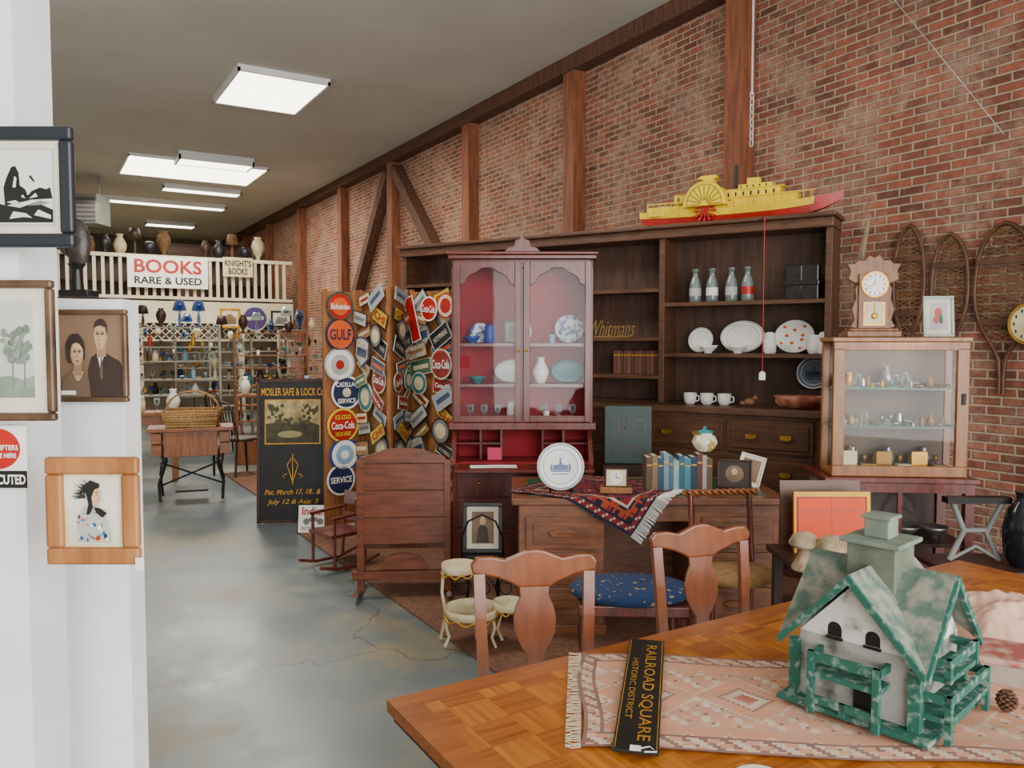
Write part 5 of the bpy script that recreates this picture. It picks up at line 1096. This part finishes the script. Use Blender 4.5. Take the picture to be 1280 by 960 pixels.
for u,v0,v1,w,lb in((1133,282,470,.23,'small old wooden snowshoe hung on brick'),(1184,292,470,.25,'small round wooden snowshoe on brick wall'),(1252,278,492,.37,'large dark snowshoe hung on brick wall')):
    y=ywall(u);d=(W-.04)*sT+y*cT;z0,z1=zz(v1,d),zz(v0,d);snowshoe(y,z0,z1-z0,w,lb)
t=top('wall_clock','round cream faced clock on brick wall','clock',(W-.1,ywall(1292),zz(405,4.95)),math.radians(-90))
mb=MB().prism(ell(0,0,.13,.13,28),0,.09,0);mb.flat(ell(0,0,.11,.11,28),-.002,1)
for i in range(12):
    a=i*math.pi/6;cx,cz=.09*math.sin(a),.09*math.cos(a);mb.flat([(cx-.005,cz-.01),(cx+.005,cz-.01),(cx+.005,cz+.01),(cx-.005,cz+.01)],-.003,2)
mk('clock_face',mb,[BRASS,CREAM,BLACK],t)
# ---------------------------------------------------------------- trunk, iron stand, dark jug
p=at(1262,3.85);t=top('trunk','low dark wooden storage trunk','trunk',(p.x,p.y,0),R0)
mk('body',MB().bx(-.28,.3,-.05,.3,0,.49),DKWOOD,t,.01);mk('lid',MB().bx(-.29,.31,-.06,.31,.49,.55),DKWOOD,t,.01)
p=at(1226,3.98);t=top('iron_stand','grey painted cast iron crossed leg stand','stand',(p.x,p.y,.552),R0)
mk('crossed_leg',MB().tube([(-.13,0,.01),(-.06,0,.16),(-.12,0,.3)],.016).tube([(.12,0,.01),(.05,0,.15),(.13,0,.3)],.016).tube([(-.07,0,.16),(.06,0,.16)],.014).tube([(-.13,0,.01),(0,0,.08),(.12,0,.01)],.01),GREY,t)
mk('top_bar',MB().bx(-.16,.16,-.03,.03,.3,.33),IRON,t)
p=at(1285,3.9);solo('dark_jug','tall glossy black ceramic jug','jug',MB().lathe([(.05,0),(.08,.05),(.09,.18),(.07,.28),(.035,.32),(.03,.35),(.04,.37)],20),M('black_glaze','15161c',.15),(p.x,p.y,.552),R0)
# ---------------------------------------------------------------- lights / world / camera
wd_=bpy.data.worlds.new('w');bpy.context.scene.world=wd_;wd_.use_nodes=True
wd_.node_tree.nodes['Background'].inputs[0].default_value=(.94,.96,1,1);wd_.node_tree.nodes['Background'].inputs[1].default_value=1.6
def area(name,loc,tgt,sx,sy,e,c):
    L=bpy.data.lights.new(name,'AREA');L.shape='RECTANGLE';L.size=sx;L.size_y=sy;L.energy=e;L.color=c
    o=bpy.data.objects.new(name,L);bpy.context.scene.collection.objects.link(o);o.location=loc
    o.rotation_euler=(Vector(tgt)-Vector(loc)).to_track_quat('-Z','Y').to_euler()
area('shop_window_daylight',(1.5,-2.6,2.0),(2.4,6,1.9),6.5,3.0,470,(1,.98,.96))
area('mid_room_light',(1.0,5.5,4.6),(2.6,6.5,0),1.6,1.6,150,(1,.96,.89))
area('ceiling_fill_uplight',(-1.6,7,1.2),(.5,8,4.8),2.5,6,80,(1,.97,.93))  # unseen uplight added to brighten the ceiling
cam=bpy.data.cameras.new('cam');cam.lens=28.125;cam.sensor_width=36;co=bpy.data.objects.new('camera',cam);bpy.context.scene.collection.objects.link(co)
co.location=(0,0,H);co.rotation_euler=(math.pi/2-PH,0,-TH);cam.clip_start=.05;bpy.context.scene.camera=co
